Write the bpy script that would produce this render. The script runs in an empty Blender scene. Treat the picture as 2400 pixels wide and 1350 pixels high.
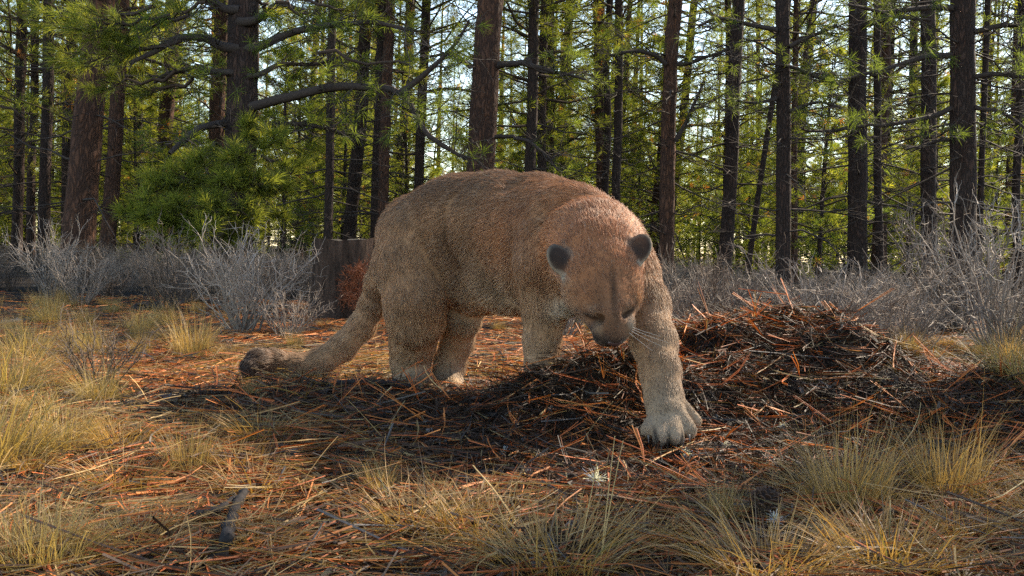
import bpy, math, os, time
import numpy as np
from mathutils import Matrix, Vector

T0 = time.time()
SC = bpy.context.scene
COL = SC.collection
rng = np.random.default_rng(11)

# ------------------------------------------------------------------ camera
F = 2305.0                      # focal length in photo pixels (2400 wide)
CAM_H = 0.42
PITCH = math.radians(2.06)
ROLL = math.radians(1.72)
cam_d = bpy.data.cameras.new('camera')
cam_d.sensor_width = 36.0
cam_d.lens = 36.0 * F / 2400.0
cam_d.clip_start = 0.05
cam_d.clip_end = 2000.0
cam = bpy.data.objects.new('camera', cam_d)
COL.objects.link(cam)
SC.camera = cam
fw = np.array([0, math.cos(PITCH), -math.sin(PITCH)])
r0 = np.array([1.0, 0, 0])
u0 = np.array([0, math.sin(PITCH), math.cos(PITCH)])
RT = math.cos(ROLL) * r0 + math.sin(ROLL) * u0
UP = -math.sin(ROLL) * r0 + math.cos(ROLL) * u0
CAM = np.array([0.0, 0.0, CAM_H])
cam.matrix_world = Matrix(((RT[0], UP[0], -fw[0], CAM[0]),
                           (RT[1], UP[1], -fw[1], CAM[1]),
                           (RT[2], UP[2], -fw[2], CAM[2]),
                           (0, 0, 0, 1)))

# ------------------------------------------------------------------ world, sun, exposure
SUN_EL, SUN_AZ = math.radians(36), math.radians(45)    # azimuth: clockwise from +Y (view direction)
world = bpy.data.worlds.new('World')
SC.world = world
world.use_nodes = True
wn = world.node_tree
bg = wn.nodes['Background']
sky = wn.nodes.new('ShaderNodeTexSky')
sky.sky_type = 'NISHITA'
sky.sun_disc = False
sky.sun_elevation = SUN_EL
sky.sun_rotation = SUN_AZ
sky.air_density = 1.0
sky.dust_density = 0.3
sky.ozone_density = 1.0
wn.links.new(sky.outputs[0], bg.inputs[0])
bg.inputs[1].default_value = 0.15
sl = bpy.data.lights.new('sun', 'SUN')
sl.energy = 5.0
sl.angle = math.radians(0.5)
sl.color = (1.0, 0.90, 0.76)
sun = bpy.data.objects.new('sun', sl)
COL.objects.link(sun)
sd = Vector((math.sin(SUN_AZ) * math.cos(SUN_EL), math.cos(SUN_AZ) * math.cos(SUN_EL), math.sin(SUN_EL)))
sun.rotation_euler = sd.to_track_quat('Z', 'Y').to_euler()
SC.view_settings.view_transform = 'Standard'
SC.view_settings.look = 'None'
SC.view_settings.gamma = 1.0
SC.view_settings.use_curve_mapping = False
SC.view_settings.exposure = 1.7
SC.view_settings.use_white_balance = True      # camera balanced for open shade
SC.view_settings.white_balance_temperature = 7200
SC.view_settings.white_balance_tint = 10
SC.cycles.max_bounces = 6
SC.cycles.diffuse_bounces = 3
SC.cycles.sample_clamp_indirect = 4.0
SC.cycles.glossy_bounces = 2
SC.cycles.transmission_bounces = 4
SC.cycles.transparent_max_bounces = 8
SC.cycles.use_denoising = False      # a trail camera's grain is left in

# ------------------------------------------------------------------ helpers: place, noise, meshes
def P(px, py, d):
    """world point seen at photo pixel (px,py) at depth d (metres along the view axis)"""
    px = np.asarray(px, float); py = np.asarray(py, float); d = np.asarray(d, float)
    v = fw + ((px - 1200) / F)[..., None] * RT + ((675 - py) / F)[..., None] * UP
    return CAM + v * d[..., None]

def norm(v):
    return v / np.maximum(np.linalg.norm(v, axis=-1, keepdims=True), 1e-9)

def _hash(i, j, k, s):
    n = (i * 374761393 + j * 668265263 + k * 1442695041 + s * 1274126177) & 0xffffffff
    n = ((n ^ (n >> 13)) * 1274126177) & 0xffffffff
    n = ((n ^ (n >> 15)) * 2246822519) & 0xffffffff
    return ((n ^ (n >> 16)) & 0xffff) / 65535.0

def vnoise(p, s=0):
    """value noise 0..1 at points p (N,3)"""
    p = np.asarray(p, float)
    i = np.floor(p).astype(np.int64); f = p - i
    i = i & 0xffff
    f = f * f * (3 - 2 * f)
    out = 0
    for a in (0, 1):
        wx = f[..., 0] if a else 1 - f[..., 0]
        for b in (0, 1):
            wy = f[..., 1] if b else 1 - f[..., 1]
            for c in (0, 1):
                wz = f[..., 2] if c else 1 - f[..., 2]
                out = out + wx * wy * wz * _hash(i[..., 0] + a, i[..., 1] + b, i[..., 2] + c, s)
    return out

def noise2(x, y, s=0):
    return vnoise(np.stack([x, y, np.zeros_like(x)], -1), s)

def fbm2(x, y, s=0, o=4):
    t = 0; a = 0.5
    for k in range(o):
        t = t + a * (noise2(x * 2 ** k, y * 2 ** k, s + k) - .5); a *= .5
    return t

def gauss(x, y, cx, cy, sx, sy, rot=0.0, p=2.0):
    c, s = math.cos(rot), math.sin(rot)
    u = ((x - cx) * c + (y - cy) * s) / sx
    v = (-(x - cx) * s + (y - cy) * c) / sy
    return np.exp(-.5 * (u * u + v * v) ** (p / 2))

def zg(x, y):
    """height of the forest floor"""
    x = np.asarray(x, float); y = np.asarray(y, float)
    near = np.exp(-((y - 2.5) / 5) ** 2)
    z = .05 * fbm2(x * 1.3, y * 1.3, 3) + .035 * fbm2(x * 5, y * 5, 9, 3) * near
    z = z + .215 * gauss(x, y, .66, 2.80, .32, .30, 0, 3.0)
    z = z + .13 * gauss(x, y, 1.12, 2.50, .36, .26, -.3, 2.6)
    z = z + .15 * gauss(x, y, .23, 2.37, .19, .13, 0, 2.4)
    z = z + .045 * gauss(x, y, -.40, 2.60, .34, .13, 0)
    z = z + .03 * gauss(x, y, -.05, 2.25, .4, .2, 0)
    mound = gauss(x, y, .8, 2.6, .7, .5)
    z = z + .15 * mound * fbm2(x * 9, y * 9, 21, 4)
    return z

_TT = .8 * 1.0125 ** np.arange(330)
def G(px, py):
    """where the pixel's ray meets the forest floor"""
    px = np.atleast_1d(np.asarray(px, float)); py = np.atleast_1d(np.asarray(py, float))
    v = fw + ((px - 1200) / F)[:, None] * RT + ((675 - py) / F)[:, None] * UP
    q = CAM + v[:, None, :] * _TT[None, :, None]
    h = q[..., 2] - zg(q[..., 0], q[..., 1])
    below = h <= 0
    k = np.where(below.any(1), below.argmax(1), len(_TT) - 1).clip(1)
    i = np.arange(len(px))
    f = (h[i, k - 1] / np.maximum(h[i, k - 1] - h[i, k], 1e-6)).clip(0, 1)
    t = _TT[k - 1] + (_TT[k] - _TT[k - 1]) * f
    q = CAM + v * t[:, None]
    q[:, 2] = zg(q[:, 0], q[:, 1])
    return q

def mesh_from(name, V, quads=None, tris=None, cols=None, smooth=True):
    V = np.asarray(V, np.float32)
    me = bpy.data.meshes.new(name)
    nq = 0 if quads is None else len(quads); nt = 0 if tris is None else len(tris)
    me.vertices.add(len(V)); me.vertices.foreach_set('co', V.ravel())
    parts = []
    if nq: parts.append(np.asarray(quads, np.int32).ravel())
    if nt: parts.append(np.asarray(tris, np.int32).ravel())
    li = np.concatenate(parts)
    me.loops.add(len(li)); me.loops.foreach_set('vertex_index', li)
    ls = np.concatenate([np.arange(nq, dtype=np.int32) * 4, nq * 4 + np.arange(nt, dtype=np.int32) * 3])
    me.polygons.add(nq + nt)
    me.polygons.foreach_set('loop_start', ls)
    me.polygons.foreach_set('use_smooth', np.full(nq + nt, smooth))
    if cols is not None:
        at = me.color_attributes.new('tint', 'FLOAT_COLOR', 'POINT')
        c = np.ones((len(V), 4), np.float32); c[:, :3] = cols
        at.data.foreach_set('color', c.ravel())
    me.update(calc_edges=True)
    me.validate()
    return me

def tubes(paths, radii, sides=4, cap=False):
    """paths (N,K,3), radii (N,K) -> V, quads"""
    paths = np.asarray(paths, float); radii = np.asarray(radii, float)
    N, K, _ = paths.shape
    tan = np.empty_like(paths)
    tan[:, 1:-1] = paths[:, 2:] - paths[:, :-2]; tan[:, 0] = paths[:, 1] - paths[:, 0]; tan[:, -1] = paths[:, -1] - paths[:, -2]
    tan = norm(tan)
    main = norm(paths[:, -1] - paths[:, 0])
    ref = np.where(np.abs(main[:, 2:3]) < .8, np.array([[0, 0, 1.0]]), np.array([[1.0, 0, 0]]))[:, None, :]
    a = norm(np.cross(tan, np.broadcast_to(ref, tan.shape)))
    b = np.cross(tan, a)
    ang = np.arange(sides) / sides * 2 * math.pi
    V = paths[:, :, None, :] + radii[:, :, None, None] * (np.cos(ang)[None, None, :, None] * a[:, :, None, :] + np.sin(ang)[None, None, :, None] * b[:, :, None, :])
    idx = np.arange(N * K * sides).reshape(N, K, sides)
    nx = np.roll(idx, -1, axis=2)
    q = np.stack([idx[:, :-1], nx[:, :-1], nx[:, 1:], idx[:, 1:]], -1).reshape(-1, 4)
    return V.reshape(-1, 3), q

def ribbons(paths, widths, side):
    """paths (N,K,3), widths (N,K), side (N,3) -> V, quads (flat strips)"""
    N, K, _ = paths.shape
    s = norm(side)[:, None, :] * widths[:, :, None] * .5
    V = np.stack([paths - s, paths + s], 2)
    idx = np.arange(N * K * 2).reshape(N, K, 2)
    q = np.stack([idx[:, :-1, 0], idx[:, :-1, 1], idx[:, 1:, 1], idx[:, 1:, 0]], -1).reshape(-1, 4)
    return V.reshape(-1, 3), q

class MB:
    """gathers pieces of one mesh"""
    def __init__(s): s.V = []; s.Q = []; s.T = []; s.C = []; s.n = 0
    def add(s, V, quads=None, tris=None, col=None):
        V = np.asarray(V, float)
        s.V.append(V)
        if quads is not None and len(quads): s.Q.append(np.asarray(quads) + s.n)
        if tris is not None and len(tris): s.T.append(np.asarray(tris) + s.n)
        c = np.ones((len(V), 3)) * (1.0 if col is None else np.asarray(col))
        s.C.append(c); s.n += len(V)
    def mesh(s, name, mat, smooth=True):
        me = mesh_from(name, np.concatenate(s.V), np.concatenate(s.Q) if s.Q else None,
                       np.concatenate(s.T) if s.T else None, np.concatenate(s.C), smooth)
        if mat: me.materials.append(mat)
        return me

def obj(name, data, parent=None, loc=None, **props):
    o = bpy.data.objects.new(name, data)
    COL.objects.link(o)
    if parent is not None: o.parent = parent
    if loc is not None: o.location = loc
    for k, v in props.items(): o[k] = v
    return o

def empty(name, loc, label, cat, group=None, rz=0.0):
    o = obj(name, None, None, loc)
    o.empty_display_size = .1
    o.rotation_euler = (0, 0, rz)
    tag(o, label, cat, group)
    return o

def tag(o, label, cat, group=None):
    o['label'] = label; o['category'] = cat
    if group: o['group'] = group
    return o

def copy_tree(o, parent=None):
    c = o.copy(); COL.objects.link(c)
    if parent is not None: c.parent = parent
    for ch in o.children: copy_tree(ch, c)
    return c

# ------------------------------------------------------------------ materials
class NT:
    def __init__(s, name):
        s.m = bpy.data.materials.new(name); s.m.use_nodes = True
        s.t = s.m.node_tree; s.t.nodes.clear()
        s.out = s.n('ShaderNodeOutputMaterial')
    def n(s, kind, **kw):
        x = s.t.nodes.new(kind)
        for k, v in kw.items():
            if hasattr(x, k) and k not in x.inputs: setattr(x, k, v)
            else: s.put(x.inputs[k], v)
        return x
    def put(s, sock, v):
        if isinstance(v, bpy.types.NodeSocket): s.t.links.new(v, sock)
        elif isinstance(v, bpy.types.Node): s.t.links.new(v.outputs[0], sock)
        else: sock.default_value = v
    def coord(s, scale=1.0, which='Object', stretch=(1, 1, 1)):
        tc = s.n('ShaderNodeTexCoord')
        mp = s.n('ShaderNodeMapping'); s.put(mp.inputs['Vector'], tc.outputs[which])
        mp.inputs['Scale'].default_value = [scale * q for q in stretch]
        return mp.outputs[0]
    def noise(s, vec, scale, detail=4, rough=.6):
        x = s.n('ShaderNodeTexNoise'); s.put(x.inputs['Vector'], vec)
        x.inputs['Scale'].default_value = scale; x.inputs['Detail'].default_value = detail; x.inputs['Roughness'].default_value = rough
        return x.outputs['Fac']
    def ramp(s, fac, stops):
        r = s.n('ShaderNodeValToRGB'); s.put(r.inputs[0], fac)
        el = r.color_ramp.elements
        while len(el) < len(stops): el.new(.5)
        for e, (p, c) in zip(el, stops):
            e.position = p; e.color = (*c, 1) if len(c) == 3 else c
        return r.outputs[0]
    def mix(s, fac, a, b, mode='MIX'):
        m = s.n('ShaderNodeMix', data_type='RGBA', blend_type=mode)
        s.put(m.inputs[0], fac); s.put(m.inputs[6], a); s.put(m.inputs[7], b)
        return m.outputs[2]
    def math(s, op, a, b=0.0):
        m = s.n('ShaderNodeMath', operation=op); s.put(m.inputs[0], a); s.put(m.inputs[1], b)
        return m.outputs[0]
    def attr(s, name='tint'):
        return s.n('ShaderNodeAttribute', attribute_name=name).outputs['Color']
    def bump(s, h, strength=.5, dist=.01):
        b = s.n('ShaderNodeBump'); s.put(b.inputs['Height'], h)
        b.inputs['Strength'].default_value = strength; b.inputs['Distance'].default_value = dist
        return b.outputs[0]
    def bsdf(s, color, rough=.8, normal=None, spec=.3):
        b = s.n('ShaderNodeBsdfPrincipled')
        s.put(b.inputs['Base Color'], color); s.put(b.inputs['Roughness'], rough)
        b.inputs['Specular IOR Level'].default_value = spec
        if normal is not None: s.put(b.inputs['Normal'], normal)
        return b
    def end(s, sh):
        s.put(s.out.inputs['Surface'], sh.outputs[0] if isinstance(sh, bpy.types.Node) else sh)
        return s.m

def rgb(c): return (*c, 1.0)

def leaf_mat(name, trans=.45, boost=1.6, rough=.55, var=.35, spec=.25):
    """thin plant matter: tint attribute, per-object variation, light through the blade"""
    n = NT(name)
    oi = n.n('ShaderNodeObjectInfo')
    v = n.math('ADD', n.math('MULTIPLY', oi.outputs['Random'], var), 1 - var / 2)
    col = n.mix(1.0, n.attr(), v, 'MULTIPLY')
    b = n.bsdf(col, rough, spec=spec)
    t = n.n('ShaderNodeBsdfTranslucent'); n.put(t.inputs[0], n.mix(1.0, col, rgb((boost * 1.05, boost, boost * .5)), 'MULTIPLY'))
    ms = n.n('ShaderNodeMixShader'); ms.inputs[0].default_value = trans
    n.put(ms.inputs[1], b.outputs[0]); n.put(ms.inputs[2], t.outputs[0])
    return n.end(ms)

def bark_mat(name, plate, furrow, scale=1.0, redden=(.20, .085, .045)):
    n = NT(name)
    co = n.coord(1.0, 'Object', (1, 1, .28))
    wob = n.n('ShaderNodeTexNoise'); n.put(wob.inputs['Vector'], co); wob.inputs['Scale'].default_value = 9 * scale
    mixv = n.n('ShaderNodeMix', data_type='VECTOR'); mixv.inputs[0].default_value = .2
    n.put(mixv.inputs[4], co); n.put(mixv.inputs[5], wob.outputs['Color'])
    vo = n.n('ShaderNodeTexVoronoi', feature='DISTANCE_TO_EDGE'); n.put(vo.inputs['Vector'], mixv.outputs[1]); vo.inputs['Scale'].default_value = 30 * scale
    vc = n.n('ShaderNodeTexVoronoi'); n.put(vc.inputs['Vector'], mixv.outputs[1]); vc.inputs['Scale'].default_value = 30 * scale
    crack = n.ramp(vo.outputs['Distance'], [(0, (.15, .15, .15)), (.3, (1, 1, 1))])
    fine = n.noise(n.coord(1, 'Object', (1, 1, .35)), 60 * scale, 5, .7)
    oi = n.n('ShaderNodeObjectInfo')
    base = n.mix(n.math('MULTIPLY', vc.outputs['Color'], .75), rgb(plate), rgb(redden))
    base = n.mix(n.math('MULTIPLY', oi.outputs['Random'], .45), base, rgb(tuple(.55 * q for q in plate)))
    col = n.mix(crack, rgb(furrow), base)
    col = n.mix(n.math('MULTIPLY', fine, .5), col, rgb(tuple(.45 * q for q in plate)))
    h = n.math('ADD', n.math('MULTIPLY', crack, .8), n.math('MULTIPLY', fine, .5))
    return n.end(n.bsdf(col, .9, n.bump(h, .9, .02), .15))

def flat_mat(name, rough=.85, spec=.2, nscale=80, amt=.5, bump=.3):
    """tint attribute broken up with fine noise"""
    n = NT(name)
    f = n.noise(n.coord(), nscale, 4, .65)
    col = n.mix(1.0, n.attr(), n.ramp(f, [(.25, (1 - amt,) * 3), (.75, (1 + amt * .6,) * 3)]), 'MULTIPLY')
    return n.end(n.bsdf(col, rough, n.bump(f, bump, .004), spec))

M = {}
M['needles'] = leaf_mat('pine_needles', .55, 3.0, .6, .4)
M['needles_young'] = leaf_mat('young_pine_needles', .5, 3.0, .5, .15, .15)
M['grass'] = leaf_mat('dry_grass', .35, 1.1, .55, .25, .18)
M['litter'] = leaf_mat('fallen_needles', .12, 1.2, .6, .0, .12)
M['bark'] = bark_mat('pine_bark', (.060, .040, .033), (.012, .010, .0095), 1.0, (.10, .05, .034))
M['bark_red'] = bark_mat('red_pine_bark', (.10, .052, .036), (.014, .010, .009), .85, (.18, .075, .036))
M['limb'] = flat_mat('pine_limb', .9, .1, 60, .5)
M['twig'] = flat_mat('shrub_twig', .7, .3, 120, .35, .1)
M['wood'] = flat_mat('dead_wood', .9, .1, 40, .7, .8)
M['down'] = leaf_mat('white_down', .5, 1.0, .8, 0, .1)

def soil_mat():
    n = NT('forest_floor')
    co = n.coord()
    a = n.noise(co, 3.0, 6, .65); b = n.noise(co, 38, 5, .7); c = n.noise(co, 220, 3, .7)
    col = n.ramp(a, [(.32, (.010, .0075, .006)), (.5, (.018, .012, .008)), (.7, (.044, .024, .013))])
    col = n.mix(n.ramp(b, [(.35, (0, 0, 0)), (.7, (.8, .8, .8))]), col, rgb((.011, .009, .0075)))
    ash = n.ramp(n.noise(co, 90, 4, .8), [(.6, (0, 0, 0)), (.72, (.55, .55, .55))])
    col = n.mix(ash, col, rgb((.10, .09, .082)))
    h = n.math('ADD', b, n.math('MULTIPLY', c, .5))
    return n.end(n.bsdf(col, .95, n.bump(h, .8, .02), .15))
M['soil'] = soil_mat()

# ------------------------------------------------------------------ the forest floor
def make_ground():
    def axis(lo, flo, fhi, hi, step, grow):
        a = list(np.arange(flo, fhi, step)); s = step
        up = [a[-1]]
        while up[-1] < hi: s *= grow; up.append(up[-1] + s)
        s = step; dn = [a[0]]
        while dn[-1] > lo: s *= grow; dn.append(dn[-1] - s)
        return np.array(dn[::-1][:-1] + a + up[1:])
    xs = axis(-420, -1.9, 1.9, 420, .02, 1.12); ys = axis(-60, 1.0, 4.0, 900, .02, 1.10)
    X, Y = np.meshgrid(xs, ys, indexing='ij')
    Z = zg(X, Y)
    fine = np.exp(-((Y - 2.2) / 2.2) ** 2 - (X / 2.2) ** 2)
    Z = Z + .022 * fbm2(X * 22, Y * 22, 31, 3) * fine
    V = np.stack([X, Y, Z], -1).reshape(-1, 3)
    idx = np.arange(X.size).reshape(X.shape)
    q = np.stack([idx[:-1, :-1], idx[1:, :-1], idx[1:, 1:], idx[:-1, 1:]], -1).reshape(-1, 4)
    me = mesh_from('forest_floor', V, q)
    me.materials.append(M['soil'])
    obj('forest_floor', me, kind='structure')
make_ground()

MARKS = [(-900, 'the left border'), (195, 'the thick leaning trunk'), (560, 'the crooked limbed pine'), (890, 'the paired trunks'), (1130, 'the biggest red trunk'),
         (1434, 'the thin twin trunks'), (1570, 'the orange flecked trunk'), (1715, 'the leaning dark trunk'), (1834, 'the black straight trunk'), (2010, 'the rough barked trunk'), (2257, 'the thick right trunk'), (3300, 'the right border')]
def where(x, y):
    px = 1200 + x / y * F
    k = max(i for i, m in enumerate(MARKS[:-1]) if m[0] <= px or i == 0)
    return 'left of ' + MARKS[1][1] if k == 0 else 'next right of ' + MARKS[k][1]
# ------------------------------------------------------------------ pines
LIMB_DEAD = np.array((.055, .043, .037)); LIMB_LIVE = np.array((.06, .042, .033))
def tuft_arrays(c, d, n, length, width, spread, r):
    """needle bundles: c (T,3) centres, d (T,3) directions -> triangles"""
    T = len(c)
    dirs = norm(d[:, None, :] * (1.15 - spread) + spread * r.normal(0, 1, (T, n, 3)) * .75)
    L = length * r.uniform(.7, 1.15, (T, n, 1))
    base = c[:, None, :] - d[:, None, :] * r.uniform(0, .07, (T, n, 1))
    side = norm(np.cross(dirs, r.normal(0, 1, (T, n, 3)))) * width * .5
    tip = base + dirs * L; tip[..., 2] -= .12 * L[..., 0]
    mid = base + dirs * L * .45
    V = np.stack([base, mid - side, tip, mid + side], 2).reshape(-1, 3)
    k = np.arange(T * n)[:, None] * 4
    return V, np.concatenate([k, k + 1, k + 2, k + 3], 1)

def branch_paths(start, az, L, rise, droop, K, r, wob=.06):
    """start (N,3); returns (N,K,3)"""
    t = np.linspace(0, 1, K)[None, :, None]
    dirv = np.stack([np.cos(az), np.sin(az), rise], -1)[:, None, :]
    p = start[:, None, :] + dirv * L[:, None, None] * t
    p[..., 2] += (droop[:, None] * L[:, None] * (t[..., 0] ** 2))
    w = np.cumsum(r.normal(0, 1, (len(az), K, 3)), 1) * wob * L[:, None, None] / math.sqrt(K)
    w[:, 0] = 0
    return p + w * np.array([1, 1, .7])

def pine_crown(seed, H, z_dead, z_live, Lmax, dens=1.0, tufts=1.0, nneed=11, needle=.17, nw=.011, young=False):
    """limb mesh, needle mesh for a tree that stands at the origin"""
    r = np.random.default_rng(seed)
    zs = []; z = z_dead
    while z < H - .25:
        zs.append(z); z += r.uniform(.22, .5) / dens * (1 if z < 7 else 1.5)
    Z = []; A = []
    for z in zs:
        n = r.integers(2, 5); a0 = r.uniform(0, 6.28)
        for k in range(n):
            Z.append(z + r.normal(0, .05)); A.append(a0 + k * 6.28 / n + r.normal(0, .3))
    Z = np.array(Z); A = np.array(A); N = len(Z)
    live = Z > z_live + r.normal(0, .5, N)
    frac = np.clip((Z - z_live) / (H - z_live), 0, 1)
    L = Lmax * np.where(live, (1 - frac) ** .75 * (.55 + .45 * np.minimum(1, frac * 6 + .4)), r.uniform(.2, .65, N)) * r.uniform(.65, 1.15, N) + .12
    rise = np.where(live, r.normal(.12, .18, N) + frac * .6, r.normal(-.05, .16, N))
    droop = np.where(live, r.normal(.10, .12, N), r.normal(-.10, .15, N))
    st = np.stack([np.zeros(N), np.zeros(N), Z], -1)
    K = 6
    bp = branch_paths(st, A, L, rise, droop, K, r, .09)
    rad = ((.006 + .011 * L) * np.where(live, 1, .75))[:, None] * np.linspace(1, .25, K)[None, :]
    limbs = MB()
    V, q = tubes(bp, rad, 4)
    limbs.add(V, q, None, np.repeat(np.where(live[:, None], LIMB_LIVE, LIMB_DEAD), K * 4, 0))
    # twigs
    ns = 8 if not young else 6
    ti = np.repeat(np.arange(N), ns)
    u = r.uniform(.25, 1, len(ti))
    lower = Z[ti] < 8
    keep = r.random(len(ti)) < np.where(lower, 1, .6)
    ti = ti[keep]; u = u[keep]
    x = u * (K - 1); i0 = np.minimum(x.astype(int), K - 2); f = (x - i0)[:, None]
    b0 = bp[ti, i0] * (1 - f) + bp[ti, i0 + 1] * f
    ta = A[ti] + r.choice([-1, 1], len(ti)) * r.uniform(.4, 1.3, len(ti))
    tl = L[ti] * r.uniform(.14, .42, len(ti)) * np.where(live[ti], 1, 1.25)
    tp = branch_paths(b0, ta, tl, r.normal(.1, .3, len(ti)), r.normal(.1, .25, len(ti)), 4, r, .12)
    V, q = tubes(tp, (.0035 + .002 * tl)[:, None] * np.linspace(1, .45, 4)[None], 3)
    limbs.add(V, q, None, np.repeat(np.where(live[ti][:, None], LIMB_LIVE, LIMB_DEAD), 12, 0))
    # needles on the live twigs and limb ends
    lv = live[ti] & (r.random(len(ti)) < tufts)
    c1 = tp[lv, 3]; d1 = norm(tp[lv, 3] - tp[lv, 2])
    c2 = tp[lv, 2]; d2 = norm(tp[lv, 2] - tp[lv, 0])
    c3 = bp[live, -1]; d3 = norm(bp[live, -1] - bp[live, -2])
    c = np.concatenate([c1, c2, c3]); d = np.concatenate([d1, d2, d3])
    d[:, 2] += .35; d = norm(d)
    nd = MB()
    V, q = tuft_arrays(c, d, nneed, needle, nw, .6, r)
    g = r.uniform(0, 1, (len(c), 1))
    col = np.array((.050, .076, .016)) * (1 - g) + np.array((.125, .128, .022)) * g
    dead = r.random(len(c)) < .02
    col[dead] = (.20, .085, .03)
    col = np.repeat(col, nneed * 4, 0)
    nd.add(V, q, None, col)
    return limbs.mesh('limbs', M['limb']), nd.mesh('crown', M['needles'] if not young else M['needles_young'], smooth=False)

def trunk_mesh(r_base, H, seed, mat, sides=14, rings=42, vis=7.0, taper=.022):
    r = np.random.default_rng(seed)
    zz = np.concatenate([np.linspace(-.3, vis, rings), np.linspace(vis, H, 6)[1:]])
    rad = r_base * np.where(zz < vis, 1 - zz * taper, (1 - vis * taper) * np.clip(1 - (zz - vis) / (H - vis), .02, 1)) + r_base * .25 * np.exp(-np.maximum(zz, 0) / .25)
    ang = np.arange(sides) / sides * 2 * math.pi
    ph = r.uniform(0, 100)
    R = np.broadcast_to(rad[:, None], (len(zz), sides)).copy()
    pts = np.stack([np.cos(ang)[None, :] * 2.2 + ph + 0 * zz[:, None], np.sin(ang)[None, :] * 2.2 + 0 * zz[:, None], np.broadcast_to(zz[:, None] * 2.2, R.shape)], -1)
    R *= 1 + .16 * (vnoise(pts.reshape(-1, 3) * 1.4, seed).reshape(R.shape) - .5) + .10 * (vnoise(pts.reshape(-1, 3) * 4, seed + 1).reshape(R.shape) - .5)
    cx = .035 * (noise2(zz * .7, zz * 0 + ph, seed) - .5) * np.minimum(zz.clip(0), 2); cy = .035 * (noise2(zz * .7, zz * 0 + ph + 50, seed) - .5) * np.minimum(zz.clip(0), 2)
    V = np.stack([R * np.cos(ang) + cx[:, None], R * np.sin(ang) + cy[:, None], np.broadcast_to(zz[:, None], R.shape)], -1).reshape(-1, 3)
    idx = np.arange(len(zz) * sides).reshape(len(zz), sides); nx = np.roll(idx, -1, 1)
    q = np.stack([idx[:-1], nx[:-1], nx[1:], idx[1:]], -1).reshape(-1, 4)
    me = mesh_from('trunk', V, q); me.materials.append(mat)
    return me

# shared crowns: (limbs, needles, height)
TALL = [pine_crown(40 + i, 16 + i, .9, zl, Lm, 1.0, 1.0, 20, .16, .0068) for i, (zl, Lm) in enumerate(((2.4, 2.0), (3.0, 2.2), (4.2, 1.8), (1.7, 1.8)))]
BARE = [pine_crown(60 + i, 17, .7, 6.2, 1.9, 1.0, .8, 16, .16, .0075) for i in range(2)]
YOUNG = [pine_crown(80 + i, h, .12, .3, l, 1.8, 1.0, 20, .11, .007) for i, (h, l) in enumerate(((2.2, .7), (3.6, 1.0), (5.2, 1.25)))]
print('crowns', sum(len(c[1].polygons) * 2 for c in TALL + BARE + YOUNG), sum(len(c[0].polygons) * 2 for c in TALL + BARE + YOUNG), round(time.time() - T0, 1))

def lean_matrix(up, yaw):
    up = Vector(up).normalized()
    q = Vector((0, 0, 1)).rotation_difference(up)
    return (q.to_matrix() @ Matrix.Rotation(yaw, 3, 'Z')).to_euler()

TREES = []
def stand(name, label, cat, base, up, yaw, r_base, H, crown, mat, seed, cscale=1.0, group=None, taper=.022):
    t = empty(name, base, label, cat, group)
    t.rotation_euler = lean_matrix(up, yaw)
    obj('trunk', trunk_mesh(r_base, H, seed, mat, taper=taper), t)
    if crown is not None:
        a = obj('limbs', crown[0], t); b = obj('crown', crown[1], t)
        for o in (a, b): o.scale = (cscale,) * 3; o['kind'] = 'stuff'
    TREES.append((base[0], base[1]))
    return t

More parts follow.
